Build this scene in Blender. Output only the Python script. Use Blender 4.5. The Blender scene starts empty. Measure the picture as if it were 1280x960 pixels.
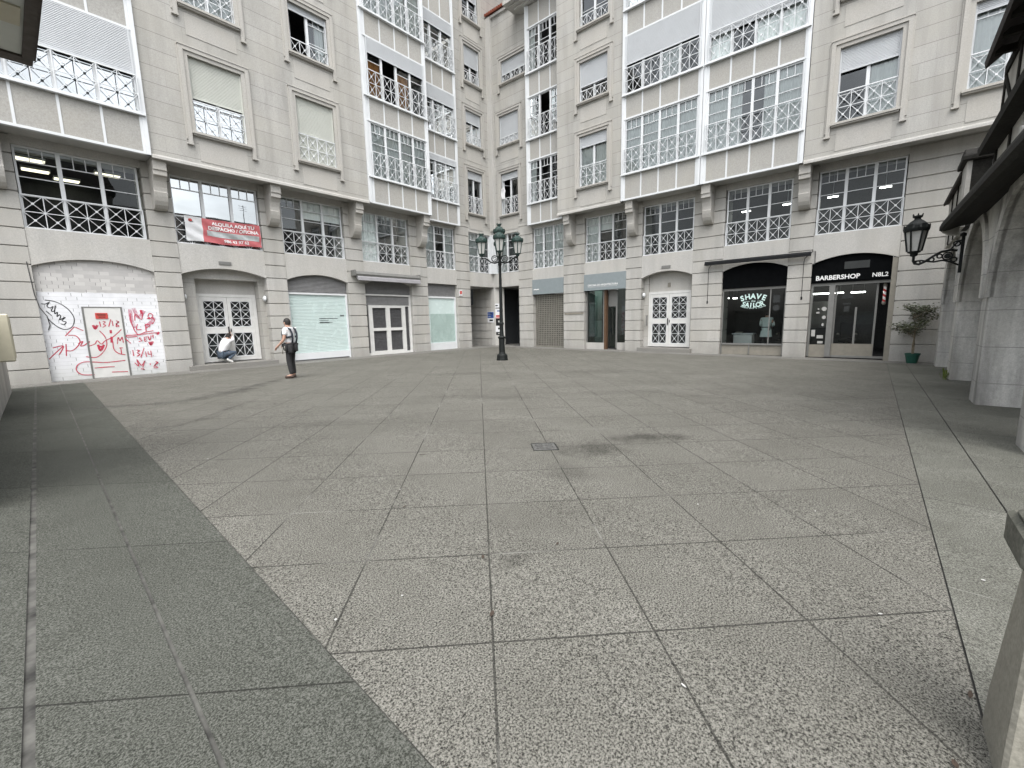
import bpy, bmesh, math, random
from mathutils import Matrix, Vector
R_ = math.radians
rnd = random.Random(7)
scn = bpy.context.scene
COL = scn.collection
WM = {}
SKY_STRENGTH, SUN_STRENGTH, EXPOSURE = .134, .8, 1.38

# ------------------------------------------------------------------ materials
def newmat(name):
    m = bpy.data.materials.new(name); m.use_nodes = True
    nt = m.node_tree; nt.nodes.clear()
    out = nt.nodes.new('ShaderNodeOutputMaterial')
    b = nt.nodes.new('ShaderNodeBsdfPrincipled')
    nt.links.new(b.outputs[0], out.inputs[0])
    return m, nt, b, out
class NT:
    def __init__(s, nt): s.nt = nt
    def n(s, t, **k):
        x = s.nt.nodes.new(t)
        for a, v in k.items(): setattr(x, a, v)
        return x
    def l(s, a, b): s.nt.links.new(a, b)
    def setin(s, sock, v):
        if isinstance(v, bpy.types.NodeSocket): s.l(v, sock)
        else: sock.default_value = v
    def math(s, op, a, b=0.0, c=None, clamp=False):
        x = s.n('ShaderNodeMath', operation=op); x.use_clamp = clamp
        s.setin(x.inputs[0], a); s.setin(x.inputs[1], b)
        if c is not None: s.setin(x.inputs[2], c)
        return x.outputs[0]
    def pos(s): return s.n('ShaderNodeNewGeometry').outputs['Position']
    def xyz(s, v):
        x = s.n('ShaderNodeSeparateXYZ'); s.l(v, x.inputs[0]); return x.outputs
    def comb(s, a, b, c):
        x = s.n('ShaderNodeCombineXYZ')
        for i, v in enumerate((a, b, c)): s.setin(x.inputs[i], v)
        return x.outputs[0]
    def scale(s, v, k):
        x = s.n('ShaderNodeVectorMath', operation='MULTIPLY'); s.l(v, x.inputs[0]); x.inputs[1].default_value = k
        return x.outputs[0]
    def noise(s, v, sc, det=3, rough=.55, dist=0):
        x = s.n('ShaderNodeTexNoise'); s.l(v, x.inputs['Vector']); x.inputs['Scale'].default_value = sc
        x.inputs['Detail'].default_value = det; x.inputs['Roughness'].default_value = rough; x.inputs['Distortion'].default_value = dist
        return x.outputs[0]
    def ramp(s, f, stops):
        x = s.n('ShaderNodeValToRGB'); s.l(f, x.inputs[0]); e = x.color_ramp.elements
        while len(e) < len(stops): e.new(.5)
        for el, (p, c) in zip(e, stops):
            el.position = p; el.color = (c, c, c, 1) if isinstance(c, (int, float)) else (*c, 1)
        return x.outputs[0]
    def mix(s, f, a, b, mode='MIX'):
        x = s.n('ShaderNodeMix', data_type='RGBA', blend_type=mode)
        s.setin(x.inputs[0], f)
        for i, v in ((6, a), (7, b)):
            if isinstance(v, bpy.types.NodeSocket): s.l(v, x.inputs[i])
            else: x.inputs[i].default_value = (*v, 1) if len(v) == 3 else v
        return x.outputs[2]
    def bump(s, h, strength, dist=.01):
        x = s.n('ShaderNodeBump'); s.l(h, x.inputs['Height']); x.inputs['Strength'].default_value = strength
        x.inputs['Distance'].default_value = dist; return x.outputs[0]

def simple(name, col, rough=.6, metal=0, var=.12, sc=6, bump=0, spec=.5, objc=False):
    m, nt, b, _ = newmat(name); N = NT(nt)
    p = N.n('ShaderNodeTexCoord').outputs['Object'] if objc else N.pos()
    f = N.noise(p, sc, 5, .6)
    lo = [c*(1-var) for c in col]; hi = [min(1, c*(1+var)) for c in col]
    c = N.ramp(f, [(.3, lo), (.7, hi)])
    N.l(c, b.inputs['Base Color'])
    b.inputs['Roughness'].default_value = rough; b.inputs['Metallic'].default_value = metal
    b.inputs['Specular IOR Level'].default_value = spec
    f2 = N.noise(p, sc*3, 3)
    N.l(N.ramp(f2, [(.3, max(0, rough-.08)), (.7, min(1, rough+.1))]), b.inputs['Roughness'])
    if bump: N.l(N.bump(N.noise(p, sc*8, 4), bump), b.inputs['Normal'])
    return m

def stone(name, base=(.45, .44, .412), grain=.10, joints=None, streak=.16, dirt=.25, gs=90, block=0, bvar=.4, sdark=.62):
    """granite ashlar; joints=(pitch, offset, width) draws thin horizontal mortar lines"""
    m, nt, b, _ = newmat(name); N = NT(nt); p = N.pos(); x, y, z = N.xyz(p)
    g = N.noise(p, gs, 2, .7); g2 = N.noise(p, gs*.35, 2)
    f = N.math('ADD', N.math('MULTIPLY', g, .6), N.math('MULTIPLY', g2, .4))
    lo = [c*(1-grain*2.2) for c in base]; hi = [c*(1+grain*1.6) for c in base]
    c = N.ramp(f, [(.34, lo), (.66, hi)])
    # weather streaks run down the wall
    st = N.noise(N.scale(p, (1.6, 1.6, .22)), 1.3, 5, .6)
    c = N.mix(N.math('MULTIPLY', N.ramp(st, [(.42, 0.), (.72, 1.)]), streak*1.4, clamp=True), c, [k*sdark for k in base])
    bl = N.noise(p, .7, 4)
    c = N.mix(N.math('MULTIPLY', N.ramp(bl, [(.4, 0.), (.7, 1.)]), .35), c, (base[0]*1.01, base[1]*.975, base[2]*.90))
    # grime near the foot of the wall
    gr = N.math('MULTIPLY', N.math('SUBTRACT', 1.0, N.math('MULTIPLY', N.math('ADD', z, .1), 1.4), clamp=True), N.noise(p, 3.2, 4))
    c = N.mix(N.math('MULTIPLY', gr, dirt*2.2, clamp=True), c, [k*.45 for k in base])
    rowf = None
    if block:
        row = N.math('FLOOR', N.math('DIVIDE', N.math('SUBTRACT', z, joints[1] if joints else .42), joints[0] if joints else .5))
        cell = N.math('FLOOR', N.math('DIVIDE', N.math('ADD', N.math('ADD', x, y), N.math('MULTIPLY', row, .37)), block))
        w = N.n('ShaderNodeTexWhiteNoise', noise_dimensions='2D'); N.l(N.comb(row, cell, 0), w.inputs['Vector'])
        c = N.mix(N.math('MULTIPLY', w.outputs[0], bvar), c, (base[0]*.70, base[1]*.69, base[2]*.655))
    h = g
    if joints:
        pi, off, wd = joints
        fr = N.math('FRACT', N.math('DIVIDE', N.math('SUBTRACT', z, off), pi))
        j = N.math('LESS_THAN', fr, wd/pi)
        if block:
            fx = N.math('FRACT', N.math('DIVIDE', N.math('ADD', N.math('ADD', x, y), N.math('MULTIPLY', row, .37)), block))
            j2 = N.math('LESS_THAN', fx, .006/block)
            j = N.math('MAXIMUM', j, N.math('MULTIPLY', j2, .55))
        c = N.mix(N.math('MULTIPLY', j, .72), c, [k*.36 for k in base])
        h = N.math('SUBTRACT', N.math('MULTIPLY', g, .25), j)
    N.l(c, b.inputs['Base Color']); b.inputs['Roughness'].default_value = .85
    b.inputs['Specular IOR Level'].default_value = .25
    N.l(N.bump(h, .25, .006), b.inputs['Normal'])
    return m

M = {}
M['stone'] = stone('granite ashlar', base=(.466, .458, .434), block=1.45, streak=.42, sdark=.55, bvar=.38, dirt=.38)
M['stone_up'] = stone('upper granite', base=(.43, .422, .397), joints=(.5, .12, .015), block=1.7, dirt=0, streak=.42, sdark=.56, bvar=.32)
M['stone_plain'] = stone('plain granite', base=(.472, .464, .440), dirt=.1, streak=.28)
M['corbel'] = stone('corbel granite', base=(.43, .418, .39), dirt=0)
M['panel'] = stone('bay panel stone', base=(.375, .368, .345), grain=.10, dirt=0, streak=.1, gs=60)
M['soffit'] = simple('soffit plaster', (.42, .415, .395), .9, var=.08, sc=2)
M['oldstone'] = stone('old arcade stone', base=(.56, .555, .53), grain=.10, streak=.7, sdark=.22, dirt=.25, gs=50, joints=(.62, .28, .014))
M['darkstone'] = stone('weathered cornice stone', base=(.024, .023, .020), grain=.25, streak=.5, dirt=0, gs=25)
M['plaster'] = stone('house plaster', base=(.50, .49, .46), grain=.06, streak=.6, sdark=.35, dirt=.3, gs=30)
M['timber'] = simple('black timber', (.016, .0145, .012), .9, var=.4, sc=9, bump=.4, spec=.15)
M['white'] = simple('white painted metal', (.65, .67, .68), .38, var=.04, sc=3)
M['white_dirty'] = simple('white door paint', (.64, .64, .62), .45, var=.07, sc=4)
M['shutter'] = simple('pvc roller shutter', (.50, .52, .535), .5, var=.03, sc=2)
M['shutter_beige'] = simple('cream roller shutter', (.50, .515, .47), .5, var=.03, sc=2)
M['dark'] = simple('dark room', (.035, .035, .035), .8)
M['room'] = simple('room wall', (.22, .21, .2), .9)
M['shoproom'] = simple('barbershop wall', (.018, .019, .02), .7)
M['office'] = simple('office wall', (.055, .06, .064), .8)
M['black'] = simple('black paint', (.009, .010, .011), .6, var=.2, spec=.2)
M['signblack'] = simple('black sign board', (.004, .0045, .005), .9, var=.2, spec=.03)
M['iron'] = simple('cast iron dark', (.009, .011, .0105), .6, var=.25, sc=20, bump=.15, spec=.25)
M['irongreen'] = simple('green cast iron', (.012, .034, .028), .5, var=.3, sc=20)
M['greyframe'] = simple('grey aluminium', (.20, .20, .19), .45, .3, var=.08)
M['louvre'] = simple('grey louvre', (.27, .27, .27), .5, .2, var=.1)
M['greymetal'] = simple('galvanised lattice', (.24, .23, .20), .55, .35, var=.15)
M['signgrey'] = simple('slate blue sign board', (.225, .26, .27), .5, var=.05)
M['wood'] = simple('brown door wood', (.10, .055, .028), .5, var=.3, sc=12)
M['shopgreen'] = simple('pale green film', (.56, .66, .64), .22, var=.03, sc=1.5)
M['lamp_glass'] = simple('frosted lantern glass', (.47, .47, .45), .4, var=.1, sc=8)
M['step'] = stone('step granite', base=(.22, .215, .20), dirt=0, gs=120)
M['pipe'] = simple('cable', (.05, .05, .05), .6)
M['beigebox'] = simple('beige enamel box', (.50, .47, .36), .5, var=.06)
M['brown'] = simple('brown timber rim', (.055, .043, .035), .7, var=.2)
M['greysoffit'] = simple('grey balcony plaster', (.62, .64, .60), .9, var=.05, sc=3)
M['white_cloth'] = simple('white cloth', (.75, .75, .76), .9, var=.05)
M['skin'] = simple('skin', (.45, .27, .20), .55, var=.06)
M['hair'] = simple('dark hair', (.016, .013, .011), .7)
M['trousers'] = simple('charcoal work trousers', (.022, .022, .023), .85, var=.25, sc=14)
M['harness'] = simple('navy harness webbing', (.02, .025, .035), .8)
M['jeans'] = simple('blue grey denim', (.075, .10, .135), .9, var=.2, sc=14)
M['shoe'] = simple('brown shoe', (.07, .045, .035), .7)
M['shoe_white'] = simple('white trainer', (.7, .7, .68), .6)
M['red_paint'] = simple('red spray paint', (.55, .03, .06), .6, var=.25, sc=30)
def spray(name, col, lo, hi):
    m, nt, b, out = newmat(name); N = NT(nt); p = N.pos(); b.inputs['Base Color'].default_value = (*col, 1); b.inputs['Roughness'].default_value = .7
    t = N.n('ShaderNodeBsdfTransparent'); mx = N.n('ShaderNodeMixShader')
    f = N.math('ADD', N.math('MULTIPLY', N.noise(p, 7, 3), .6), N.math('MULTIPLY', N.noise(p, 60, 3), .4))
    N.l(N.ramp(f, [(.36, lo), (.56, hi)]), mx.inputs[0]); N.l(t.outputs[0], mx.inputs[1]); N.l(b.outputs[0], mx.inputs[2]); N.l(mx.outputs[0], out.inputs[0]); return m
M['red_paint'] = spray('red spray paint', (.50, .03, .07), .45, 1.0)
M['pink_spray'] = spray('faded pink spray', (.60, .22, .30), .1, .7)
M['black_paint'] = spray('black marker paint', (.015, .015, .018), .6, 1.0)
M['red_banner'] = simple('red vinyl banner', (.50, .13, .14), .5, var=.15, sc=3)
M['white_vinyl'] = simple('white vinyl', (.66, .67, .68), .5, var=.04)
M['silver'] = simple('silver tape', (.42, .45, .45), .4, .2, var=.15, sc=6)
M['tile'] = simple('red clay tile', (.30, .09, .055), .85, var=.3, sc=8)
M['potgreen'] = simple('dark green plastic', (.012, .07, .05), .4)
M['soil'] = simple('soil', (.03, .022, .015), .95)
M['leaf'] = simple('leaves', (.085, .10, .055), .6, var=.5, sc=20)
M['twig'] = simple('pale bark', (.20, .17, .12), .9, var=.2, sc=20)
M['weed'] = simple('weeds', (.09, .12, .02), .8, var=.4, sc=20)
M['orange'] = simple('orange curtain fabric', (.48, .20, .05), .9, var=.25, sc=5)
M['curtain'] = simple('white net curtain', (.84, .85, .84), .95, var=.06, sc=4)
M['teal'] = simple('pale sign paint', (.60, .78, .74), .5)
M['lettering'] = simple('white lettering', (.80, .80, .79), .5, var=.03)
M['blue'] = simple('blue print', (.03, .08, .28), .5)
M['redprint'] = simple('red print', (.5, .06, .05), .5)
M['litter'] = simple('dry leaf', (.05, .035, .025), .9, objc=True)
M['paper'] = simple('paper scrap', (.42, .42, .40), .8)
M['roof'] = simple('roof slate and tile', (.032, .026, .023), .9, var=.3, sc=5)
M['manhole'] = simple('worn drain cover', (.085, .085, .08), .8, .0, var=.35, sc=30)
M['darkslat'] = simple('dark slat shutter', (.085, .085, .088), .5, .2, var=.2)
M['plinth'] = simple('beige panel', (.23, .215, .18), .7, var=.1)
M['film'] = simple('grey green window film', (.36, .46, .43), .25, var=.12, sc=.9)
M['greysticker'] = simple('grey window print', (.045, .048, .048), .7, spec=.1)
M['awning'] = simple('grey awning fabric', (.26, .255, .265), .9, var=.1)
M['poststone'] = stone('post granite', base=(.30, .29, .25), grain=.2, streak=.5, dirt=.3, gs=70)
M['oldcap'] = stone('mossy post cap', base=(.13, .13, .11), grain=.25, streak=.5, dirt=0, gs=60)
M['coat'] = simple('barber coat', (.62, .70, .68), .9, var=.06)

def pole_mat():
    m, nt, b, _ = newmat('barber stripes'); N = NT(nt); x, y, z = N.xyz(N.pos())
    ang = N.math('ARCTAN2', N.math('SUBTRACT', y, .08), N.math('SUBTRACT', x, 20.56))
    f = N.math('FRACT', N.math('ADD', N.math('DIVIDE', ang, 6.2832), N.math('MULTIPLY', z, 5.5)))
    c = N.mix(N.math('LESS_THAN', f, .45), (.75, .74, .72), (.5, .03, .03))
    N.l(c, b.inputs['Base Color']); b.inputs['Roughness'].default_value = .3
    return m
M['pole'] = pole_mat()
def emit(name, col, s):
    m, nt, b, out = newmat(name); e = nt.nodes.new('ShaderNodeEmission')
    e.inputs[0].default_value = (*col, 1); e.inputs[1].default_value = s
    nt.links.new(e.outputs[0], out.inputs[0]); return m
M['tube'] = emit('lit lamp warm', (1, .90, .66), 1.05)
M['tube_cold'] = emit('lit lamp white', (1, .98, .94), 9)

def glass(name, tint=(.88, .93, .92), boost=1.45, r0=.045):
    m, nt, b, out = newmat(name); N = NT(nt)
    t = N.n('ShaderNodeBsdfTransparent'); t.inputs[0].default_value = (*tint, 1)
    g = N.n('ShaderNodeBsdfGlossy'); g.inputs['Roughness'].default_value = .012
    g.inputs['Color'].default_value = (.93, .96, .96, 1)
    wav = N.noise(N.pos(), 1.1, 2)
    N.l(N.bump(wav, .06, .02), g.inputs['Normal'])
    fr = N.n('ShaderNodeFresnel'); fr.inputs[0].default_value = 1.52
    f = N.math('ADD', N.math('MULTIPLY', fr.outputs[0], boost), r0, clamp=True)
    mx = N.n('ShaderNodeMixShader'); N.l(f, mx.inputs[0]); N.l(t.outputs[0], mx.inputs[1]); N.l(g.outputs[0], mx.inputs[2])
    N.l(mx.outputs[0], out.inputs[0]); return m
M['glass'] = glass('window glass')
M['glass_mirror'] = glass('reflective window film', (.25, .28, .28), 2.5, .42)
M['glass_shop'] = glass('shop glass', (.80, .86, .85), .8, .0)
M['glass_green'] = glass('green tinted glass', (.30, .40, .37), 1.2, .03)

def brick_paint():
    m, nt, b, _ = newmat('painted brick infill'); N = NT(nt); p = N.pos(); x, y, z = N.xyz(p)
    row = N.math('FLOOR', N.math('DIVIDE', z, .115))
    sh = N.math('MULTIPLY', N.math('MODULO', N.math('ABSOLUTE', row), 2.0), .5)
    xx = N.math('ADD', N.math('DIVIDE', x, .235), sh)
    fx = N.math('FRACT', xx); fz = N.math('FRACT', N.math('DIVIDE', z, .115))
    w = N.n('ShaderNodeTexWhiteNoise', noise_dimensions='2D'); N.l(N.comb(row, N.math('FLOOR', xx), 0), w.inputs['Vector'])
    gap = N.math('MULTIPLY', N.math('LESS_THAN', fx, .055), N.math('GREATER_THAN', N.math('ADD', w.outputs[0], N.math('MULTIPLY', N.math('SUBTRACT', N.noise(p, 2.2, 2), .5), 1.5)), .52))
    gap = N.math('MULTIPLY', gap, N.math('GREATER_THAN', fz, .2))
    bed = N.math('LESS_THAN', fz, .10)
    edge = N.math('ADD', z, N.math('MULTIPLY', N.math('SUBTRACT', N.noise(p, 5, 2), .5), .06))
    up = N.math('GREATER_THAN', edge, 2.68)
    lowc = N.ramp(N.noise(p, 3, 4), [(.3, (.66, .67, .69)), (.7, (.77, .78, .80))])
    upc = N.mix(w.outputs[0], (.42, .41, .40), (.55, .54, .52))
    c = N.mix(up, lowc, upc)
    c = N.mix(N.math('MULTIPLY', bed, .33), c, (.40, .40, .39))
    c = N.mix(N.math('MULTIPLY', gap, .72), c, (.10, .10, .10))
    foot = N.math('MULTIPLY', N.math('SUBTRACT', .55, z, clamp=True), N.noise(p, 6, 3))
    c = N.mix(N.math('MULTIPLY', foot, 1.2, clamp=True), c, (.22, .24, .17))
    N.l(c, b.inputs['Base Color']); b.inputs['Roughness'].default_value = .75
    N.l(N.bump(N.math('SUBTRACT', 0.0, N.math('MAXIMUM', bed, gap)), .4, .01), b.inputs['Normal'])
    return m
M['brick'] = brick_paint()

def pave(name, dark, mid, light, gs, rot45, pitch_a, off_a, pitch_e, off_e, jw=.009, far=0, jdark=.75, slabvar=.12, stains=(), patch=.2):
    m, nt, b, _ = newmat(name); N = NT(nt); p = N.pos(); x, y, z = N.xyz(p)
    # rows of slabs: a along the main axis, e across
    if rot45:
        a = N.math('MULTIPLY', N.math('ADD', x, y), .70711); e = N.math('MULTIPLY', N.math('SUBTRACT', y, x), .70711)
    else: a, e = (x, y) if rot45 == 0 else (y, x)
    fa = N.math('DIVIDE', N.math('SUBTRACT', a, off_a), pitch_a)
    fe = N.math('DIVIDE', N.math('SUBTRACT', e, off_e), pitch_e)
    wob = N.math('MULTIPLY', N.math('SUBTRACT', N.noise(p, 14, 2), .5), .006)
    def line(f, pitch, w):
        d = N.math('ABSOLUTE', N.math('SUBTRACT', N.math('FRACT', N.math('ADD', f, .5)), .5))
        return N.math('LESS_THAN', N.math('ADD', N.math('MULTIPLY', d, pitch), wob), w*.5)
    ja = line(fa, pitch_a, jw); je = line(fe, pitch_e, jw)
    j = N.math('MAXIMUM', ja, je)
    w = N.n('ShaderNodeTexWhiteNoise', noise_dimensions='2D')
    N.l(N.comb(N.math('FLOOR', fa), N.math('FLOOR', fe), 0), w.inputs['Vector'])
    g = N.noise(p, gs, 4, .7, .2); g2 = N.noise(p, gs*2.6, 2, .6)
    f = N.math('ADD', N.math('MULTIPLY', g, .72), N.math('MULTIPLY', g2, .28))
    c = N.ramp(f, [(.405, dark), (.455, [d*.45+k*.55 for d, k in zip(dark, mid)]), (.485, mid), (.555, light), (.66, [k*1.3 for k in light])])
    c = N.mix(N.math('MULTIPLY', N.math('SUBTRACT', 1.0, w.outputs[0]), slabvar*2), c, (.62, .62, .61), 'MULTIPLY')
    bl = N.noise(p, .8, 6, .66); bl2 = N.noise(p, 3.3, 5, .68, .5)
    c = N.mix(N.math('MULTIPLY', N.ramp(bl, [(.40, 0.), (.66, 1.)]), patch), c, (.52, .52, .50), 'MULTIPLY')
    c = N.mix(N.math('MULTIPLY', N.ramp(bl2, [(.46, 1.), (.58, 0.)]), patch*.7), c, (.66, .66, .64), 'MULTIPLY')
    # spilled drink and traffic stains that have a shape of their own
    dn = N.math('MULTIPLY', N.math('SUBTRACT', N.noise(p, 3.4, 6, .68), .5), 2.2)
    for sx, sy, rx, ry, ang, k in stains:
        ca, sa = math.cos(ang), math.sin(ang)
        dx = N.math('SUBTRACT', x, sx); dy = N.math('SUBTRACT', y, sy)
        qx = N.math('DIVIDE', N.math('ADD', N.math('MULTIPLY', dx, ca), N.math('MULTIPLY', dy, sa)), rx)
        qy = N.math('DIVIDE', N.math('SUBTRACT', N.math('MULTIPLY', dy, ca), N.math('MULTIPLY', dx, sa)), ry)
        r = N.math('SQRT', N.math('ADD', N.math('MULTIPLY', qx, qx), N.math('MULTIPLY', qy, qy)))
        s_ = N.math('MULTIPLY', N.math('SUBTRACT', 1.0, N.math('ADD', r, dn)), 1.25, clamp=True)
        c = N.mix(N.math('MULTIPLY', s_, k), c, (.25, .25, .245), 'MULTIPLY')
    jc = N.ramp(N.noise(p, .9, 3), [(.56, (.018, .018, .016)), (.66, (.22, .217, .20))])
    jm = N.math('MULTIPLY', j, N.ramp(N.noise(p, .8, 2), [(.35, jdark), (.75, jdark*.8)]))
    c = N.mix(jm, c, jc)
    N.l(c, b.inputs['Base Color'])
    N.l(N.ramp(bl2, [(.3, .62), (.7, .88)]), b.inputs['Roughness']); b.inputs['Specular IOR Level'].default_value = .06
    N.l(N.bump(N.math('SUBTRACT', N.math('MULTIPLY', f, .8), j), .35, .006), b.inputs['Normal'])
    return m
stn = [(4.45, 2.55, .38, .55, .78, .55), (5.3, 2.3, .75, .22, -.75, .65), (3.55, 2.35, .35, .33, .78, .3), (1.97, 1.72, .11, .14, .7, .4), (1.05, 1.18, .025, .025, 0, .8),
       (6.5, 5.9, 1.6, .35, 2.2, .25), (9, 9.5, 1.8, .5, 2.3, .25), (8.5, 4.2, 1.5, .4, 2.4, .22), (3.2, 6.5, 1.2, .3, 2.5, .2), (12, 6, 2.4, .5, 2.3, .22)]
M['field'] = pave('flamed granite paving', (.0195, .0192, .017), (.126, .1228, .1085), (.218, .2125, .189), 108, 1, .805, .265, .80, -.02, jw=.0115, jdark=.75, stains=stn, patch=.30, slabvar=.10)
M['strip'] = pave('grey green border paving', (0.028, 0.030, 0.025), (0.072, 0.0755, 0.065), (0.130, 0.133, 0.119), 120, -1, 1.35, .35, 60, 30, jw=.009, jdark=.85, patch=.3)
M['strip_r'] = pave('grey border paving', (0.062, 0.062, 0.055), (0.134, 0.135, 0.118), (0.208, 0.208, 0.184), 115, 0, 1.6, .1, 60, 30, jw=.009, jdark=.85, patch=.45)
M['apron'] = pave('pale pavement', (0.082, 0.080, 0.075), (0.184, 0.180, 0.167), (0.258, 0.253, 0.237), 90, 0, 1.2, .1, 1.2, .3, jw=.008, jdark=.35, patch=.3)
M['gap'] = simple('mossy joint mortar', (.075, .074, .067), .95, var=.75, sc=7)
M['jointdark'] = simple('open joint dirt', (.03, .029, .026), .95, var=.5, sc=12)
M['earth'] = simple('asphalt ground', (.06, .06, .058), .95, var=.2, sc=3)

# ------------------------------------------------------------------ mesh kit
class MB:
    def __init__(s): s.v = []; s.f = []; s.mi = []
    def face(s, pts, mi=0):
        i = len(s.v); s.v += [tuple(p) for p in pts]; s.f.append(tuple(range(i, i+len(pts)))); s.mi.append(mi)
    def grid(s, rows, mi=0, close=False):
        n = len(rows[0]); b = len(s.v)
        for r in rows: s.v += [tuple(p) for p in r]
        for i in range(len(rows)-1):
            for j in range(n if close else n-1):
                k = (j+1) % n
                s.f.append((b+i*n+j, b+i*n+k, b+(i+1)*n+k, b+(i+1)*n+j)); s.mi.append(mi)
        return b
    def box(s, x0, x1, y0, y1, z0, z1, mi=0):
        b = len(s.v)
        s.v += [(x0,y0,z0),(x1,y0,z0),(x1,y1,z0),(x0,y1,z0),(x0,y0,z1),(x1,y0,z1),(x1,y1,z1),(x0,y1,z1)]
        for q in ((0,3,2,1),(4,5,6,7),(0,1,5,4),(1,2,6,5),(2,3,7,6),(3,0,4,7)):
            s.f.append(tuple(b+i for i in q)); s.mi.append(mi)
    def prism(s, poly, y0, y1, mi=0, ax='xz'):
        """polygon in a plane, extruded along the third axis"""
        def P(a, b, c): return {'xz': (a, c, b), 'xy': (a, b, c), 'yz': (c, a, b)}[ax]
        n = len(poly); b = len(s.v)
        s.v += [P(a, c, y0) for a, c in poly] + [P(a, c, y1) for a, c in poly]
        s.f.append(tuple(b+i for i in range(n))); s.f.append(tuple(b+n+i for i in range(n-1, -1, -1))); s.mi += [mi, mi]
        for i in range(n):
            j = (i+1) % n; s.f.append((b+i, b+j, b+n+j, b+n+i)); s.mi.append(mi)
    def bar(s, p, q, w, h=None, mi=0, up=(0, 1, 0)):
        """rectangular bar from p to q"""
        p = Vector(p); q = Vector(q); h = h or w; d = (q-p)
        if d.length < 1e-6: return
        d.normalize(); u = Vector(up)
        if abs(d.dot(u)) > .95: u = Vector((0, 0, 1)) if abs(d.z) < .9 else Vector((1, 0, 0))
        a = d.cross(u).normalized()*w*.5; c = d.cross(a).normalized()*h*.5; b = len(s.v)
        for o in (p, q): s.v += [tuple(o+a+c), tuple(o-a+c), tuple(o-a-c), tuple(o+a-c)]
        for f in ((0,1,2,3),(7,6,5,4),(0,4,5,1),(1,5,6,2),(2,6,7,3),(3,7,4,0)): s.f.append(tuple(b+i for i in f)); s.mi.append(mi)
    def tube(s, pts, r, n=8, mi=0, cap=True):
        pts = [Vector(p) for p in pts]; rows = []
        rr = r if isinstance(r, (list, tuple)) else [r]*len(pts)
        prev = None
        for i, p in enumerate(pts):
            d = (pts[min(i+1, len(pts)-1)] - pts[max(i-1, 0)]).normalized()
            if prev is None:
                u = Vector((0, 0, 1)) if abs(d.z) < .9 else Vector((1, 0, 0)); a = d.cross(u).normalized()
            else:
                a = (prev - d*prev.dot(d))
                a = a.normalized() if a.length > 1e-6 else d.orthogonal().normalized()
            prev = a; c = d.cross(a)
            rows.append([tuple(p + (a*math.cos(t)+c*math.sin(t))*rr[i]) for t in [2*math.pi*k/n for k in range(n)]])
        b = s.grid(rows, mi, True)
        if cap:
            s.f.append(tuple(b+i for i in range(n-1, -1, -1))); s.f.append(tuple(b+(len(rows)-1)*n+i for i in range(n))); s.mi += [mi, mi]
    def lathe(s, prof, n=16, c=(0, 0, 0), mi=0, ph=0, sq=None):
        rows = []
        for r, z in prof: rows.append([(c[0]+r*math.cos(2*math.pi*k/n+ph), c[1]+r*math.sin(2*math.pi*k/n+ph), c[2]+z) for k in range(n)])
        b = s.grid(rows, mi, True)
        s.f.append(tuple(b+i for i in range(n-1, -1, -1))); s.f.append(tuple(b+(len(rows)-1)*n+i for i in range(n))); s.mi += [mi, mi]
    def ribbon(s, pts, w, y, mi=0, t=.003):
        """flat paint stroke in the xz plane at depth y"""
        P = [Vector((a, b)) for a, b in pts]
        up, dn = [], []
        for i, p in enumerate(P):
            d = (P[min(i+1, len(P)-1)]-P[max(i-1, 0)])
            d = d.normalized() if d.length > 1e-6 else Vector((1, 0)); nrm = Vector((-d.y, d.x))*w*.5
            up.append(p+nrm); dn.append(p-nrm)
        s.grid([[(p.x, y, p.y) for p in up], [(p.x, y, p.y) for p in dn]], mi)
    def add(s, other, off=(0, 0, 0)):
        b = len(s.v); s.v += [(x+off[0], y+off[1], z+off[2]) for x, y, z in other.v]
        s.f += [tuple(b+i for i in f) for f in other.f]; s.mi += other.mi
    def mesh(s, name, mats, org=(0, 0, 0), smooth=False):
        me = bpy.data.meshes.new(name)
        me.from_pydata([(x-org[0], y-org[1], z-org[2]) for x, y, z in s.v], [], s.f)
        for m in (mats if isinstance(mats, (list, tuple)) else [mats]): me.materials.append(m)
        me.polygons.foreach_set('material_index', s.mi)
        bm = bmesh.new(); bm.from_mesh(me)
        bmesh.ops.recalc_face_normals(bm, faces=bm.faces)
        bm.to_mesh(me); bm.free()
        if smooth: me.polygons.foreach_set('use_smooth', [True]*len(me.polygons))
        me.update(); return me

def link(o, parent, world):
    COL.objects.link(o); WM[o] = world
    if parent is not None:
        o.parent = parent; o.matrix_basis = WM[parent].inverted() @ world
    else: o.matrix_basis = world
    return o
def empty(name, world):
    o = bpy.data.objects.new(name, None); o.empty_display_size = .2
    return link(o, None, world if isinstance(world, Matrix) else Matrix.Translation(world))
def tag(o, label, cat, group=None, kind=None):
    if label: o['label'] = label
    if cat: o['category'] = cat
    if group: o['group'] = group
    if kind: o['kind'] = kind
    return o
class Wing:
    def __init__(s, f, rot): s.f = f; s.rot = Matrix.Rotation(rot, 4, 'Z')
    def W(s, u, d, z): return Matrix.Translation(s.f(u, d, z)) @ s.rot
LW = Wing(lambda u, d, z: (u, 18.75+d, z), 0)
RW = Wing(lambda u, d, z: (20.2+d, -u, z), R_(-90))
WORLD = Wing(lambda u, d, z: (u, d, z), 0)

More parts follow.
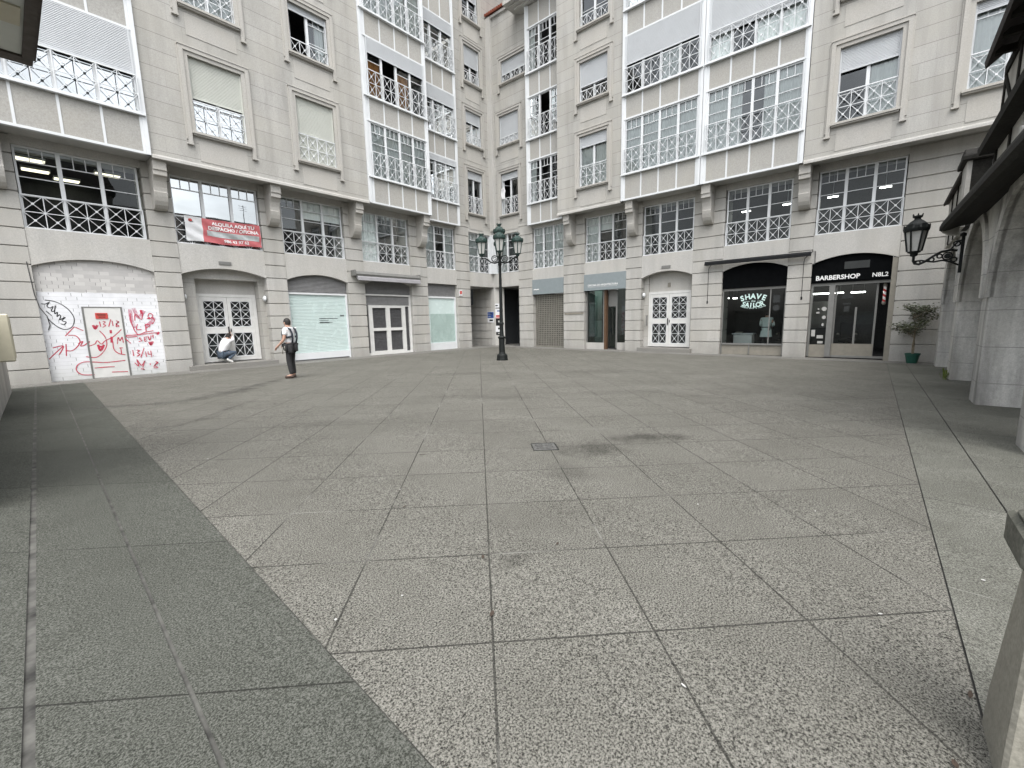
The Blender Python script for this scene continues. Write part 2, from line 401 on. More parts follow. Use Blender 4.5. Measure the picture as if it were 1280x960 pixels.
def part(name, mb, mats, parent, wing=WORLD, org=None, smooth=False, bevel=0):
    if org is None:
        xs, ys, zs = zip(*mb.v); org = ((min(xs)+max(xs))/2, (min(ys)+max(ys))/2, min(zs))
    o = bpy.data.objects.new(name, mb.mesh(name, mats, org, smooth))
    link(o, parent, wing.W(*org))
    if bevel:
        b = o.modifiers.new('edge wear', 'BEVEL'); b.width = bevel; b.segments = 1; b.limit_method = 'ANGLE'; b.angle_limit = R_(40)
    return o
def partmesh(name, me, parent, world):
    return link(bpy.data.objects.new(name, me), parent, world)

def text_mb(txt, size, bold=0, sx=1, spacing=1.0, align='CENTER'):
    cu = bpy.data.curves.new('lettering', 'FONT'); cu.body = txt; cu.size = size; cu.align_x = align
    cu.offset = bold; cu.space_character = spacing; cu.resolution_u = 3
    o = bpy.data.objects.new('lettering', cu); COL.objects.link(o)
    dg = bpy.context.evaluated_depsgraph_get(); me = o.evaluated_get(dg).to_mesh()
    mb = MB(); mb.v = [(v.co.x*sx, 0.0, v.co.y) for v in me.vertices]
    mb.f = [tuple(p.vertices) for p in me.polygons]; mb.mi = [0]*len(mb.f)
    o.evaluated_get(dg).to_mesh_clear(); COL.objects.unlink(o); bpy.data.objects.remove(o); bpy.data.curves.remove(cu)
    return mb
def rot_mb(mb, a, off):
    r = MB(); ca, sa = math.cos(a), math.sin(a)
    r.v = [(x*ca-z*sa+off[0], y+off[1], x*sa+z*ca+off[2]) for x, y, z in mb.v]; r.f = mb.f; r.mi = mb.mi
    return r

def zg(x, y):
    """the plaza falls a little towards its lower right corner"""
    x = max(0, min(20.2, x)); t = 1-max(-1.5, min(18.75, y))/18.75
    return -.17*(x/20.2)*t
# ------------------------------------------------------------------ apartment building
BLD = empty('apartment_building', (20.2, 18.75, 0))
tag(BLD, 'five storey pale granite apartment block with white bay windows wrapping two sides of the plaza', 'building')

_cache = {}
def cached(key, fn):
    if key not in _cache: _cache[key] = fn()
    return _cache[key]

def railing_mb(w, h, cols, rows, y):
    b = MB(); hw = w/2; t = .018
    for z in (0.012, h): b.box(-hw, hw, y-.02, y+.012, z-.016, z+.016)
    for r in range(1, rows): b.box(-hw, hw, y-.012, y+.008, h*r/rows-.01, h*r/rows+.01)
    for c in range(cols+1):
        x = -hw+w*c/cols; ww = .014 if c % 2 == 0 else .010
        b.box(x-ww, x+ww, y-.014, y+.010, 0, h)
    cw, ch = w/cols, h/rows
    for c in range(cols):
        for r in range(rows):
            x0 = -hw+c*cw; z0 = r*ch
            b.bar((x0, y, z0), (x0+cw, y, z0+ch), .014, .012); b.bar((x0+cw, y, z0), (x0, y, z0+ch), .014, .012)
            cx, cz = x0+cw/2, z0+ch/2
            b.prism([(cx+.034*math.cos(k*math.pi/4), cz+.034*math.sin(k*math.pi/4)) for k in range(8)], y-.018, y+.016)
    return b

def window(wing, uc, d0, z0, w, h, n, rec=.14, shutter=0, rail=None, curt='', openp=(), toplights=.36, munt=(.385,), inter=1.2,
           glassm='glass', shm='shutter', room='dark', surround=None, name='window', swung=None, panelback=False):
    pw = w/n
    def fr():
        b = MB(); hw = w/2; y0, y1 = rec-.035, rec+.04; bw = .05
        b.box(-hw, hw, y0, y1, 0, bw); b.box(-hw, hw, y0, y1, h-bw, h)
        for s in (-1, 1): b.box(min(s*hw, s*(hw-bw)), max(s*hw, s*(hw-bw)), y0-.002, y1+.002, 0, h)
        for k in range(1, n): b.box(-hw+pw*k-.048, -hw+pw*k+.048, y0-.006, y1+.004, bw*.5, h-bw*.5)
        for k in range(n):
            if k in openp: continue
            x0, x1 = -hw+pw*k+.045, -hw+pw*(k+1)-.045
            if toplights:
                zt = h-bw-toplights; b.box(x0, x1, rec-.02, rec+.018, zt-.013, zt+.013)
                for q in (1, 2):
                    xx = x0+(x1-x0)*q/3; b.box(xx-.010, xx+.010, rec-.018, rec+.016, zt, h-bw)
            for m_ in munt:
                zm = m_*h if m_ < 3 else m_; b.box(x0, x1, rec-.017, rec+.015, zm-.011, zm+.011)
        return b.mesh('window', M['white'])
    world = wing.W(uc, d0, z0)
    key = (w, h, n, rec, tuple(openp), toplights, munt)
    win = partmesh(name, cached(('f',)+key, fr), BLD, world)
    def pn():
        b = MB(); hw = w/2
        for k in range(n):
            if k in openp: continue
            x0, x1 = -hw+pw*k+.04, -hw+pw*(k+1)-.04
            b.face([(x0, rec+.012, .03), (x1, rec+.012, .03), (x1, rec+.012, h-.03), (x0, rec+.012, h-.03)])
        return b.mesh('pane', M[glassm])
    if len(openp) < n: partmesh('pane', cached(('p', glassm)+key, pn), win, world)
    def it():
        b = MB(); hw = w/2+.25; y0, y1 = rec+.045, rec+.05+inter; z1 = h+.12; zb = -.05
        P = lambda x, y, z: (x, y, z)
        b.face([P(-hw, y1, zb), P(hw, y1, zb), P(hw, y1, z1), P(-hw, y1, z1)])
        b.face([P(-hw, y0, zb), P(-hw, y1, zb), P(-hw, y1, z1), P(-hw, y0, z1)])
        b.face([P(hw, y0, zb), P(hw, y1, zb), P(hw, y1, z1), P(hw, y0, z1)])
        b.face([P(-hw, y0, zb), P(hw, y0, zb), P(hw, y1, zb), P(-hw, y1, zb)])
        b.face([P(-hw, y0, z1), P(hw, y0, z1), P(hw, y1, z1), P(-hw, y1, z1)])
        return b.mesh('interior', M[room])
    partmesh('interior', cached(('i', w, h, rec, inter, room), it), win, world)
    if swung is not None:      # an open casement leaf turned into the room
        b = MB(); x = -w/2+pw*swung+.05; a = R_(62); L = pw-.09
        c, s_ = math.cos(a), math.sin(a)
        def pt(t, z): return (x+c*t, rec+s_*t, z)
        for t0 in (.03, L-.03): b.bar(pt(t0, .06), pt(t0, h-.06), .06, .04)
        for zz in (.08, h-.08, h*.4, h*.75): b.bar(pt(0, zz), pt(L, zz), .05 if zz in (.08,) else .03, .04)
        WMfix(part('leaf', b, M['white'], win, WORLD, (0, 0, 0)), win, world)
    if curt:
        for code in sorted(set(curt) - set('.')):
            b = MB(); hw = w/2
            for k, cc in enumerate(curt):
                if cc != code: continue
                x0, x1 = -hw+pw*k+.02, -hw+pw*(k+1)-.02; za, zb = .02, h-.03
                if cc == 'l': x1 = x0+(x1-x0)*.55
                if cc == 'r': x0 = x0+(x1-x0)*.45
                if cc == 'b': za = h*.68
                if cc == 'o': x0 = x0+(x1-x0)*.15; zb = h*.66
                m_ = 22; ph = k*1.7
                xs = [x0+(x1-x0)*i/m_ for i in range(m_+1)]
                amp = .004 if cc == 'b' else .022
                b.grid([[(x, rec+.085+amp*math.sin(i*1.9+ph)+amp*.6*math.sin(i*.8+ph), z) for i, x in enumerate(xs)] for z in (za, zb)])
            me = b.mesh('curtain', M['orange'] if code == 'o' else M['curtain'], smooth=True)
            partmesh('curtain', me, win, world)
    if panelback:
        b = MB(); b.box(-w/2+.03, w/2-.03, rec-.06, rec-.045, .05, h*.42); partmesh('privacy_panel', b.mesh('privacy_panel', M['white_vinyl']), win, world)
    if shutter > 0:
        def sh():
            b = MB(); hw = w/2-.012; z1 = h-.004; zb = h*(1-shutter); k = 0; z = z1
            y = rec-.085
            while z > zb+.03:
                b.prism([(y+.012, z), (y, z-.012), (y-.002, z-.036), (y+.010, z-.0455), (y+.018, z-.0455), (y+.02, z)], -hw, hw, 0, 'yz'); z -= .046; k += 1
            b.box(-hw, hw, y-.008, y+.02, z-.05, z)
            for s in (-1, 1): b.box(min(s*(hw-.035), s*(hw+.012)), max(s*(hw-.035), s*(hw+.012)), y-.02, y+.03, 0, h-.002)
            return b.mesh('roller_shutter', M[shm])
        partmesh('roller_shutter', cached(('s', w, h, rec, shutter, shm), sh), win, world)
    if rail:
        rows, cols, rh, ry = rail
        partmesh('railing', cached(('r', w, rail), lambda: railing_mb(w+(.04 if ry < 0 else 0), rh, cols, rows, ry).mesh('railing', M['white'])), win, world)
    if surround:
        def su():
            b = MB(); hw = w/2; a, t = .12, .12
            # inner flat band then raised outer fillet, ears dropping past the sill
            for s in (-1, 1):
                x0, x1 = s*hw, s*(hw+a); b.box(min(x0, x1), max(x0, x1), -.035, .02, -.0, h+a)
                x0, x1 = s*(hw+a), s*(hw+a+t); b.box(min(x0, x1), max(x0, x1), -.075, .02, -.42, h+a+t)
                x0, x1 = s*(hw+a+t), s*(hw+a+t+.045); b.box(min(x0, x1), max(x0, x1), -.03, .02, -.30, h+a+t-.04)
                x0, x1 = s*(hw+a-.01), s*(hw+a+t+.05); b.box(min(x0, x1), max(x0, x1), -.095, .02, -.47, -.42)
            b.box(-hw, hw, -.037, .02, h, h+a-.002); b.box(-hw-a, hw+a, -.077, .02, h+a, h+a+t-.001)
            b.box(-hw-a-t-.02, hw+a+t+.02, -.095, .02, h+a+t, h+a+t+.035)
            b.box(-hw-a+.005, hw+a-.005, -.15, .02, -.10, -.03); b.box(-hw-a+.03, hw+a-.03, -.11, .02, -.145, -.10)
            b.box(-hw, hw, -.012, rec-.03, -.03, 0)
            if surround == 2: b.box(-hw+.05, hw-.05, -.014, .02, -.92, -.26)
            return b.mesh('window_surround', M['corbel'])
        o = partmesh('window_surround', cached(('u', w, h, surround, rec), su), win, world)
    return win

def WMfix(o, parent, world):
    WM[o] = world; o.matrix_basis = WM[parent].inverted() @ world

def holed_wall(u0, u1, z0, z1, holes, d0, th, mat, wing, name='wall'):
    us = sorted({u0, u1, *[h[0] for h in holes], *[h[1] for h in holes]}); zs = sorted({z0, z1, *[h[2] for h in holes], *[h[3] for h in holes]})
    b = MB(); d1 = d0+th
    def inh(u, z): return any(h[0] < u < h[1] and h[2] < z < h[3] for h in holes)
    for i in range(len(us)-1):
        for j in range(len(zs)-1):
            a, c, e, f = us[i], us[i+1], zs[j], zs[j+1]
            if inh((a+c)/2, (e+f)/2): continue
            b.face([(a, d0, e), (c, d0, e), (c, d0, f), (a, d0, f)]); b.face([(a, d1, e), (a, d1, f), (c, d1, f), (c, d1, e)])
    for a, c, e, f in [(u0, u1, z0, z1)]+list(holes):
        b.face([(a, d0, e), (a, d1, e), (a, d1, f), (a, d0, f)]); b.face([(c, d0, e), (c, d1, e), (c, d1, f), (c, d0, f)])
        b.face([(a, d0, e), (c, d0, e), (c, d1, e), (a, d1, e)]); b.face([(a, d0, f), (c, d0, f), (c, d1, f), (a, d1, f)])
    me = b.mesh(name, M[mat]); bm = bmesh.new(); bm.from_mesh(me); bmesh.ops.remove_doubles(bm, verts=bm.verts, dist=.0005)
    bmesh.ops.recalc_face_normals(bm, faces=bm.faces); bm.to_mesh(me); bm.free()
    o = bpy.data.objects.new(name, me); return link(o, BLD, wing.W(0, 0, 0))

def pier(wing, u0, u1, z1=7.02, depth=1.1, name='pier'):
    b = MB(); g = .015
    b.box(u0+.04, u1-.04, .03, depth-.02, -.32, z1-.02)
    zs = [-.32, .42]
    while zs[-1]+.5 < z1: zs.append(zs[-1]+.5)
    zs.append(z1)
    for a, c in zip(zs[:-1], zs[1:]):
        if c-a < .05: continue
        b.box(u0, u1, -.02, depth, a+(g if a > 0 else 0), c-g)
    return part(name, b, M['stone'], BLD, wing, bevel=.007)

def arc_pts(u0, u1, spring, crown, n=18):
    w = (u1-u0)/2; rise = crown-spring; Rr = (w*w+rise*rise)/(2*rise); c = (u0+u1)/2
    return [(c-w+2*w*i/n, crown-Rr+math.sqrt(Rr*Rr-(-w+2*w*i/n)**2)) for i in range(n+1)]
def spandrel(wing, u0, u1, top=4.45, spring=3.40, crown=3.665, th=.34, arch=True, bottom=3.63):
    b = MB()
    pts = arc_pts(u0, u1, spring, crown) if arch else [(u0, bottom), (u1, bottom)]
    for (a, za), (c, zc) in zip(pts[:-1], pts[1:]):
        b.face([(a, 0, za), (c, 0, zc), (c, 0, top), (a, 0, top)]); b.face([(a, th, za), (a, th, top), (c, th, top), (c, th, zc)])
        b.face([(a, 0, za), (a, th, za), (c, th, zc), (c, 0, zc)]); b.face([(a, 0, top), (c, 0, top), (c, th, top), (a, th, top)])
    return part('spandrel', b, M['stone_plain'], BLD, wing)
def lintel(wing, u0, u1):
    b = MB(); b.box(u0, u1, .01, .9, 6.70, 7.03); part('lintel', b, M['stone_plain'], BLD, wing)
    b = MB(); b.box(u0, u1, .003, .34, 4.40, 4.45); return part('window_sill', b, M['stone_plain'], BLD, wing)

# ---- ground and first floor, left wing
for a in ((-6, .70), (3.48, 4.22), (6.97, 7.75), (10.42, 11.27), (13.94, 15.0), (17.1, 18.15)): pier(LW, *a)
for a, c in ((.70, 3.48), (4.22, 6.97), (7.75, 10.42), (11.27, 13.94)): spandrel(LW, a, c, 4.40); lintel(LW, a, c)
spandrel(LW, 15.0, 17.1, 4.40, arch=False, bottom=3.63); lintel(LW, 15.0, 17.1)
RAIL1 = lambda c: (2, c, .92, .06)
MU1 = (.405, .63)
window(LW, 2.06, 0, 4.45, 2.68, 2.25, 3, rail=RAIL1(6), munt=MU1, inter=3.4, room='office', glassm='glass_shop')
window(LW, 5.58, 0, 4.45, 2.72, 2.25, 3, rail=RAIL1(6), munt=(.405,), inter=1.5, glassm='glass_mirror')
window(LW, 9.08, 0, 4.45, 2.60, 2.25, 3, rail=RAIL1(6), munt=MU1, inter=1.5, curt='.bb')
window(LW, 12.6, 0, 4.45, 2.60, 2.25, 3, rail=RAIL1(6), munt=MU1, inter=1.5, curt='f..')
window(LW, 16.03, 0, 4.45, 2.06, 2.25, 3, rail=RAIL1(6), munt=MU1, inter=1.5, curt='f.f')
# ---- ground and first floor, right wing
for a in ((-16.7, -15.65), (-13.52, -12.2), (-9.85, -9.05), (-6.67, -5.42), (-3.04, -2.26), (.2, 6)): pier(RW, *a)
for a, c in ((-9.05, -6.67), (-5.42, -3.04), (-2.26, .2)): spandrel(RW, a, c, 4.40); lintel(RW, a, c)
for a, c in ((-15.65, -13.52), (-12.2, -9.85)): spandrel(RW, a, c, 4.40, arch=False, bottom=3.0); lintel(RW, a, c)
window(RW, -14.58, 0, 4.45, 2.05, 2.25, 3, rail=RAIL1(6), munt=MU1, inter=1.5, curt='fff')
window(RW, -11.02, 0, 4.45, 2.28, 2.25, 3, rail=RAIL1(6), munt=MU1, inter=1.5, curt='fb.')
window(RW, -7.86, 0, 4.45, 2.30, 2.25, 3, rail=RAIL1(6), munt=MU1, inter=2, glassm='glass_shop')
window(RW, -4.22, 0, 4.45, 2.32, 2.25, 3, rail=RAIL1(6), munt=MU1, inter=2.6, room='dark', glassm='glass_shop')
window(RW, -1.03, 0, 4.45, 2.40, 2.25, 3, rail=RAIL1(6), munt=MU1, inter=2.6, room='dark', glassm='glass_shop')
# ---- inner corner over the passage
b = MB(); b.box(18.15, 20.2, -.001, .5, 3.62, 4.42); part('passage_beam', b, M['stone_plain'], BLD, LW)
b = MB(); b.box(-18.752, -16.7, -.001, .5, 3.62, 4.418); part('passage_beam', b, M['stone_plain'], BLD, RW)
b = MB(); b.box(18.15, 20.2, .004, .5, 6.70, 6.96); part('lintel', b, M['stone_plain'], BLD, LW)
b = MB(); b.box(-18.75, -16.7, .004, .5, 6.70, 6.958); part('lintel', b, M['stone_plain'], BLD, RW)
b = MB(); b.box(19.96, 20.36, 18.55, 18.92, 4.42, 6.70); part('corner_post', b, M['white'], BLD)
window(LW, 19.05, 0, 4.45, 1.8, 2.25, 2, rail=RAIL1(4), munt=MU1, inter=.8, curt='f.', name='corner_window')
window(RW, -17.62, 0, 4.45, 1.84, 2.25, 2, rail=RAIL1(4), munt=MU1, inter=.8, curt='f.', name='corner_window')

# ---- overhanging upper walls
D = -.8
def soffit(wing, u0, u1, d0=D):
    b = MB(); b.box(u0, u1, d0+.03, .02, 6.955, 7.05); return part('soffit', b, M['soffit'], BLD, wing)
def cornice(wing, u0, u1):
    b = MB(); b.prism([(D-.075, 6.855), (D-.075, 6.935), (D-.04, 6.95), (D-.03, 6.985), (D+.02, 6.985), (D+.02, 6.855)], u0, u1, 0, 'yz')
    return part('cornice', b, M['stone_plain'], BLD, wing)
def corbel(wing, uc, d=D):
    k = -d/.8
    pr = [(.0, 6.95), (-.735*k, 6.95), (-.735*k, 6.56), (-.70*k, 6.535), (-.70*k, 6.40), (-.60*k, 6.375), (-.53*k, 6.25), (-.485*k, 6.08), (-.475*k, 5.95), (-.50*k, 5.925),
          (-.475*k, 5.80), (-.43*k, 5.66), (-.36*k, 5.54), (-.26*k, 5.45), (-.16*k, 5.42), (.0, 5.42)]
    b = MB(); b.prism(pr, uc-.18, uc+.18, 0, 'yz')
    b.box(uc-.188, uc+.188, -.74*k, -.02, 6.555, 6.585)
    return part('corbel', b, M['corbel'], BLD, wing, bevel=.008)
for u in (.33, 3.85, 7.36, 10.86, 14.58): corbel(LW, u)
for u in (-12.9, -9.43, -6.03, -2.62): corbel(RW, u)

ZT = 22
F2, F3, F4 = (8.0, 2.32), (11.87, 1.73), (15.1, 1.85)
H = lambda uc, w, f: (uc-w/2, uc+w/2, f[0], f[0]+f[1])
holed_wall(3.66, 11.28, 6.87, ZT, [H(5.72, 1.56, f) for f in (F2, F3, F4)]+[H(9.115, 1.51, f) for f in (F2, F3, F4)], D, .26, 'stone_up', LW)
cornice(LW, 3.66, 11.28); soffit(LW, -2, 14.8)
w_ = dict(d0=D, rec=.16, surround=2)
window(LW, 5.72, z0=F2[0], w=1.56, h=F2[1], n=2, shutter=.53, shm='shutter_beige', rail=(2, 4, .98, .045), glassm='glass_mirror', curt='ff', **w_)
window(LW, 9.115, z0=F2[0], w=1.51, h=F2[1], n=2, shutter=.985, shm='shutter_beige', rail=(2, 4, .98, .03), **w_)
window(LW, 5.72, z0=F3[0], w=1.56, h=F3[1], n=2, rail=(2, 4, .85, .045), curt='ff', **w_)
window(LW, 9.115, z0=F3[0], w=1.51, h=F3[1], n=2, shutter=.1, rail=(1, 4, .5, .045), openp=(0,), curt='.r', swung=0, **w_)
window(LW, 5.72, z0=F4[0], w=1.56, h=F4[1], n=2, shutter=.4, rail=(1, 4, .5, .045), **w_)
window(LW, 9.115, z0=F4[0], w=1.51, h=F4[1], n=2, shutter=.3, rail=(1, 4, .5, .045), **w_)
# right wing
holed_wall(-13.35, -9.78, 6.87, ZT, [H(-11.28, 1.5, f) for f in (F2, F3, F4)], D, .26, 'stone_up', RW)
cornice(RW, -13.35, -9.78); soffit(RW, -13.35, 6)
holed_wall(-2.66, 6, 6.87, ZT, [H(-1.05, 1.56, f) for f in (F2, F3)]+[H(2.08, 1.56, f) for f in (F2, F3)], D, .26, 'stone_up', RW)
cornice(RW, -2.66, 6)
window(RW, -11.28, z0=F2[0], w=1.5, h=F2[1], n=2, shutter=.2, rail=(2, 4, .95, .045), curt='ff', **w_)
window(RW, -11.28, z0=F3[0], w=1.5, h=F3[1], n=2, shutter=.6, rail=(1, 4, .48, .045), **w_)
window(RW, -11.28, z0=F4[0], w=1.5, h=F4[1], n=2, rail=(1, 4, .5, .045), **w_)
window(RW, -1.05, z0=F2[0], w=1.56, h=F2[1], n=2, shutter=.3, rail=(2, 4, .95, .045), curt='.f', **w_)
window(RW, 2.08, z0=F2[0], w=1.56, h=F2[1], n=2, shutter=.1, rail=(2, 4, .95, .045), curt='ff', **w_)
window(RW, -1.05, z0=F3[0], w=1.56, h=F3[1], n=2, rail=(1, 4, .5, .045), curt='ff', **w_)
window(RW, 2.08, z0=F3[0], w=1.56, h=F3[1], n=2, rail=(1, 4, .5, .045), curt='ff', **w_)

# ---- flush walls of the inner corner
C3 = [(7.8, 2.3), (11.55, 1.75), (14.8, 1.85), (18.0, 1.9)]
holed_wall(17.2, 20.2, 6.95, ZT, [H(18.83, 1.2, f) for f in C3], 0, .3, 'stone_up', LW)
holed_wall(20.2, 30, 18.2, ZT, [], .002, .3, 'stone_up', LW)
for k, (f, s) in enumerate(zip(C3, (.16, .33, .5, .42))):
    window(LW, 18.83, 0, f[0], 1.2, f[1], 2, rec=.16, shutter=s, rail=(2 if k == 0 else 1, 4, .92 if k == 0 else .5, .03), surround=2)
CR = [(-17.27, 1.3, 7.8, 2.3), (-17.25, 1.45, 11.67, 1.6), (-16.75, 1.95, 14.95, 1.15)]
holed_wall(-18.75, -15.6, 6.95, 18.55, [(c-w/2, c+w/2, z, z+h) for c, w, z, h in CR], 0, .3, 'stone_up', RW)
window(RW, CR[0][0], 0, CR[0][2], 1.3, 2.3, 2, rec=.16, shutter=.14, rail=(2, 4, .92, .03), openp=(0,), swung=0, surround=2)
window(RW, CR[1][0], 0, CR[1][2], 1.45, 1.6, 2, rec=.16, shutter=.98, rail=(1, 4, .42, .03), surround=2)
window(RW, CR[2][0], 0, CR[2][2], 1.95, 1.15, 3, rec=.16, shutter=.55, rail=(1, 6, .42, .03), toplights=0, munt=(.6,), surround=1)
b = MB(); b.box(20.02, 20.21, 18.4, 18.76, 6.95, 18.62); part('drainpipe_casing', b, M['stone_plain'], BLD, bevel=.01)
# parapet with tiles over the inner corner and the eave of the narrow bay
b = MB(); b.box(20.08, 20.6, 15.2, 18.74, 18.55, 18.70); part('parapet_coping', b, M['stone_plain'], BLD, bevel=.01)
b = MB()
for k in range(16):
    y = 16.4+k*.15
    b.tube([(19.96, y, 18.77), (21.4, y, 19.47)], .072, 8)
b.prism([(20.1, 18.70), (21.4, 19.30), (21.4, 18.70)], 16.3, 18.74, 0, 'xz')
part('tiled_roof', b, M['tile'], BLD)
b = MB()
for d_, z0_, z1_ in ((-.55, 17.86, 17.95), (-.75, 17.95, 18.03), (-1.0, 18.03, 18.22)): b.box(-16.2+(d_+.55)*.9-.05, -13.36, d_, 0, z0_, z1_)
part('eave', b, M['stone_plain'], BLD, RW)

# ---- glazed bays
def bay(wing, u0, u1, wu0, wu1, df, rails, tops, npan, bottom, wins, top, back=0, closeL=False, closeR=False):
    fr = MB(); th = .1
    zs = [bottom]
    lv = list(zip(rails, tops))
    prev = bottom
    pw = (wu1-wu0)/npan
    for (r, t) in lv+[(top, None)]:
        pn = MB(); pn.box(u0+.02, u1-.02, df, df+th, prev, r-.06); part('bay_panel', pn, M['panel'], BLD, wing)
        for k in range(npan+1):
            u = wu0+k*pw; fr.box(u-.03, u+.03, df-.016, df+.01, prev, r-.06)
        if t is None: break
        fr.box(u0+.02, u1-.02, df-.13, df+.04, r-.06, r-.012)
        fr.box(u0+.02, u1-.02, df-.042, df+.06, t, t+.07)
        prev = t+.07
    fr.box(u0, u1, df-.03, df+th, bottom-.07, bottom)
    for s, ue, uw in ((-1, u0, wu0), (1, u1, wu1)):
        a, c = sorted((ue, ue-s*.11)); fr.box(a, c, df-.05, df+.12, bottom-.07, top)
        a, c = sorted((ue-s*.1105, ue-s*.17)); fr.box(a, c, df-.025, df+.11, bottom-.04, top)
        a, c = sorted((ue-s*.17, uw+s*.005))
        if c-a > .01: fr.box(a, c, df-.004, df+.1, bottom, top)
    part('bay_frame', fr, M['white'], BLD, wing)
    if back > df:
        sd = MB()
        sd.box(u0+.01, u0+.06, df+.1, back, bottom, top); part('bay_side', sd, M['panel'], BLD, wing)
        sd = MB(); sd.box(u1-.06, u1-.01, df+.1, back, bottom, top); part('bay_side', sd, M['panel'], BLD, wing)
        sf = MB(); sf.box(u0+.02, u1-.02, df+.09, back+.02, bottom-.03, bottom+.05); part('soffit', sf, M['soffit'], BLD, wing)
    for k, (r, t) in enumerate(lv):
        s, c, o = wins[k]
        window(wing, (wu0+wu1)/2, df, r, wu1-wu0, t-r, npan, rec=.045, shutter=s, rail=(2, 2*npan, 1.05, -.09), curt=c, openp=o,
               munt=(.63,) if t-r > 2 else (.6,), inter=1.3, toplights=.36, glassm='glass_mirror' if (wing is LW and u0 < -1.9 and k == 0) else 'glass')
DB = -.83
bay(LW, 11.29, 14.80, 11.56, 14.64, DB, (8.05, 11.40, 14.82), (10.36, 13.75, 17.1), 4, 6.98,
    [(0, 'ffff', ()), (.24, 'o.o.', (1,)), (0, 'ffff', ())], 18.2, 0)
bay(LW, -2.0, 3.65, -.95, 3.5, DB, (8.08, 11.44), (10.40, 13.77), 5, 6.98, [(.53, 'fffff', ()), (.3, 'fffff', ())], 15, 0)
bay(RW, -9.76, -6.24, -9.60, -6.42, DB, (8.05, 11.40, 14.82), (10.36, 13.75, 17.1), 4, 6.98, [(0, 'ffff', ()), (.48, '..f.', ()), (.3, 'ffff', ())], 18.2, 0)
bay(RW, -6.22, -2.68, -6.05, -2.83, DB, (8.05, 11.40, 14.82), (10.36, 13.75, 17.1), 4, 6.98, [(0, 'flrf', ()), (.62, 'f.ff', ()), (.2, 'ffff', ())], 18.2, 0)
DC = -.3
bay(LW, 14.82, 17.22, 14.95, 17.08, DC, (7.95, 11.27, 14.6), (10.15, 13.45, 16.85), 3, 6.9, [(.1, 'fff', ()), (.27, '.f.', ()), (.22, 'ff.', ())], 21, .02)
bay(RW, -15.72, -13.36, -15.52, -13.4, DC, (7.95, 11.27, 14.58), (10.15, 13.38, 16.72), 3, 6.9, [(0, 'l..', ()), (0, 'f..', (1,)), (0, 'l..', ())], 17.87, .02)
# flat roof and floors that close the block
b = MB(); b.box(-6, 30, 17.96, 30, ZT, ZT+.3); b.box(19.42, 30, -6, 15.2, ZT, ZT+.295); part('flat_roof', b, M['stone_plain'], BLD)

# ---- passage through the corner
b = MB()
zs = [-.1, .42]+[.42+.5*k for k in range(1, 7)]+[3.62]
for a, c in zip(zs[:-1], zs[1:]):
    g = .02
    b.box(20.2, 20.5, 19.03, 19.355, a+(g if a > 0 else 0), c-g); b.box(20.2, 20.5, 19.37, 25, a+(g if a > 0 else 0), c-g)
b.box(20.25, 20.49, 19.04, 25, -.1, 3.62)
part('passage_wall', b, M['stone'], BLD)
b = MB(); b.prism([(20.201, 19.02), (20.201, 18.72), (20.62, 18.28), (20.95, 18.55), (20.52, 19.02)], -.1, 3.62, 0, 'xy'); part('corner_pillar', b, M['stone_plain'], BLD)
b = MB(); b.box(17.1, 18.15, 19.84, 25, -.1, 3.62); part('passage_wall', b, M['stone'], BLD)
b = MB(); b.box(18.15, 20.2, 19.25, 25, 3.6, 3.8); b.box(20.2, 23.2, 16.6, 19.2, 3.6, 3.8); part('passage_ceiling', b, M['soffit'], BLD)
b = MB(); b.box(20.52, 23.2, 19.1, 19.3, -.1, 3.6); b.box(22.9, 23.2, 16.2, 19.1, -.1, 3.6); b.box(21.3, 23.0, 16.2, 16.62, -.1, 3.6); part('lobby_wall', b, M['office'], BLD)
b = MB(); b.box(22.84, 22.89, 17.2, 18.75, -.05, 2.6); b.box(22.80, 22.835, 17.9, 17.96, .9, 1.2); part('door', b, M['black'], BLD)

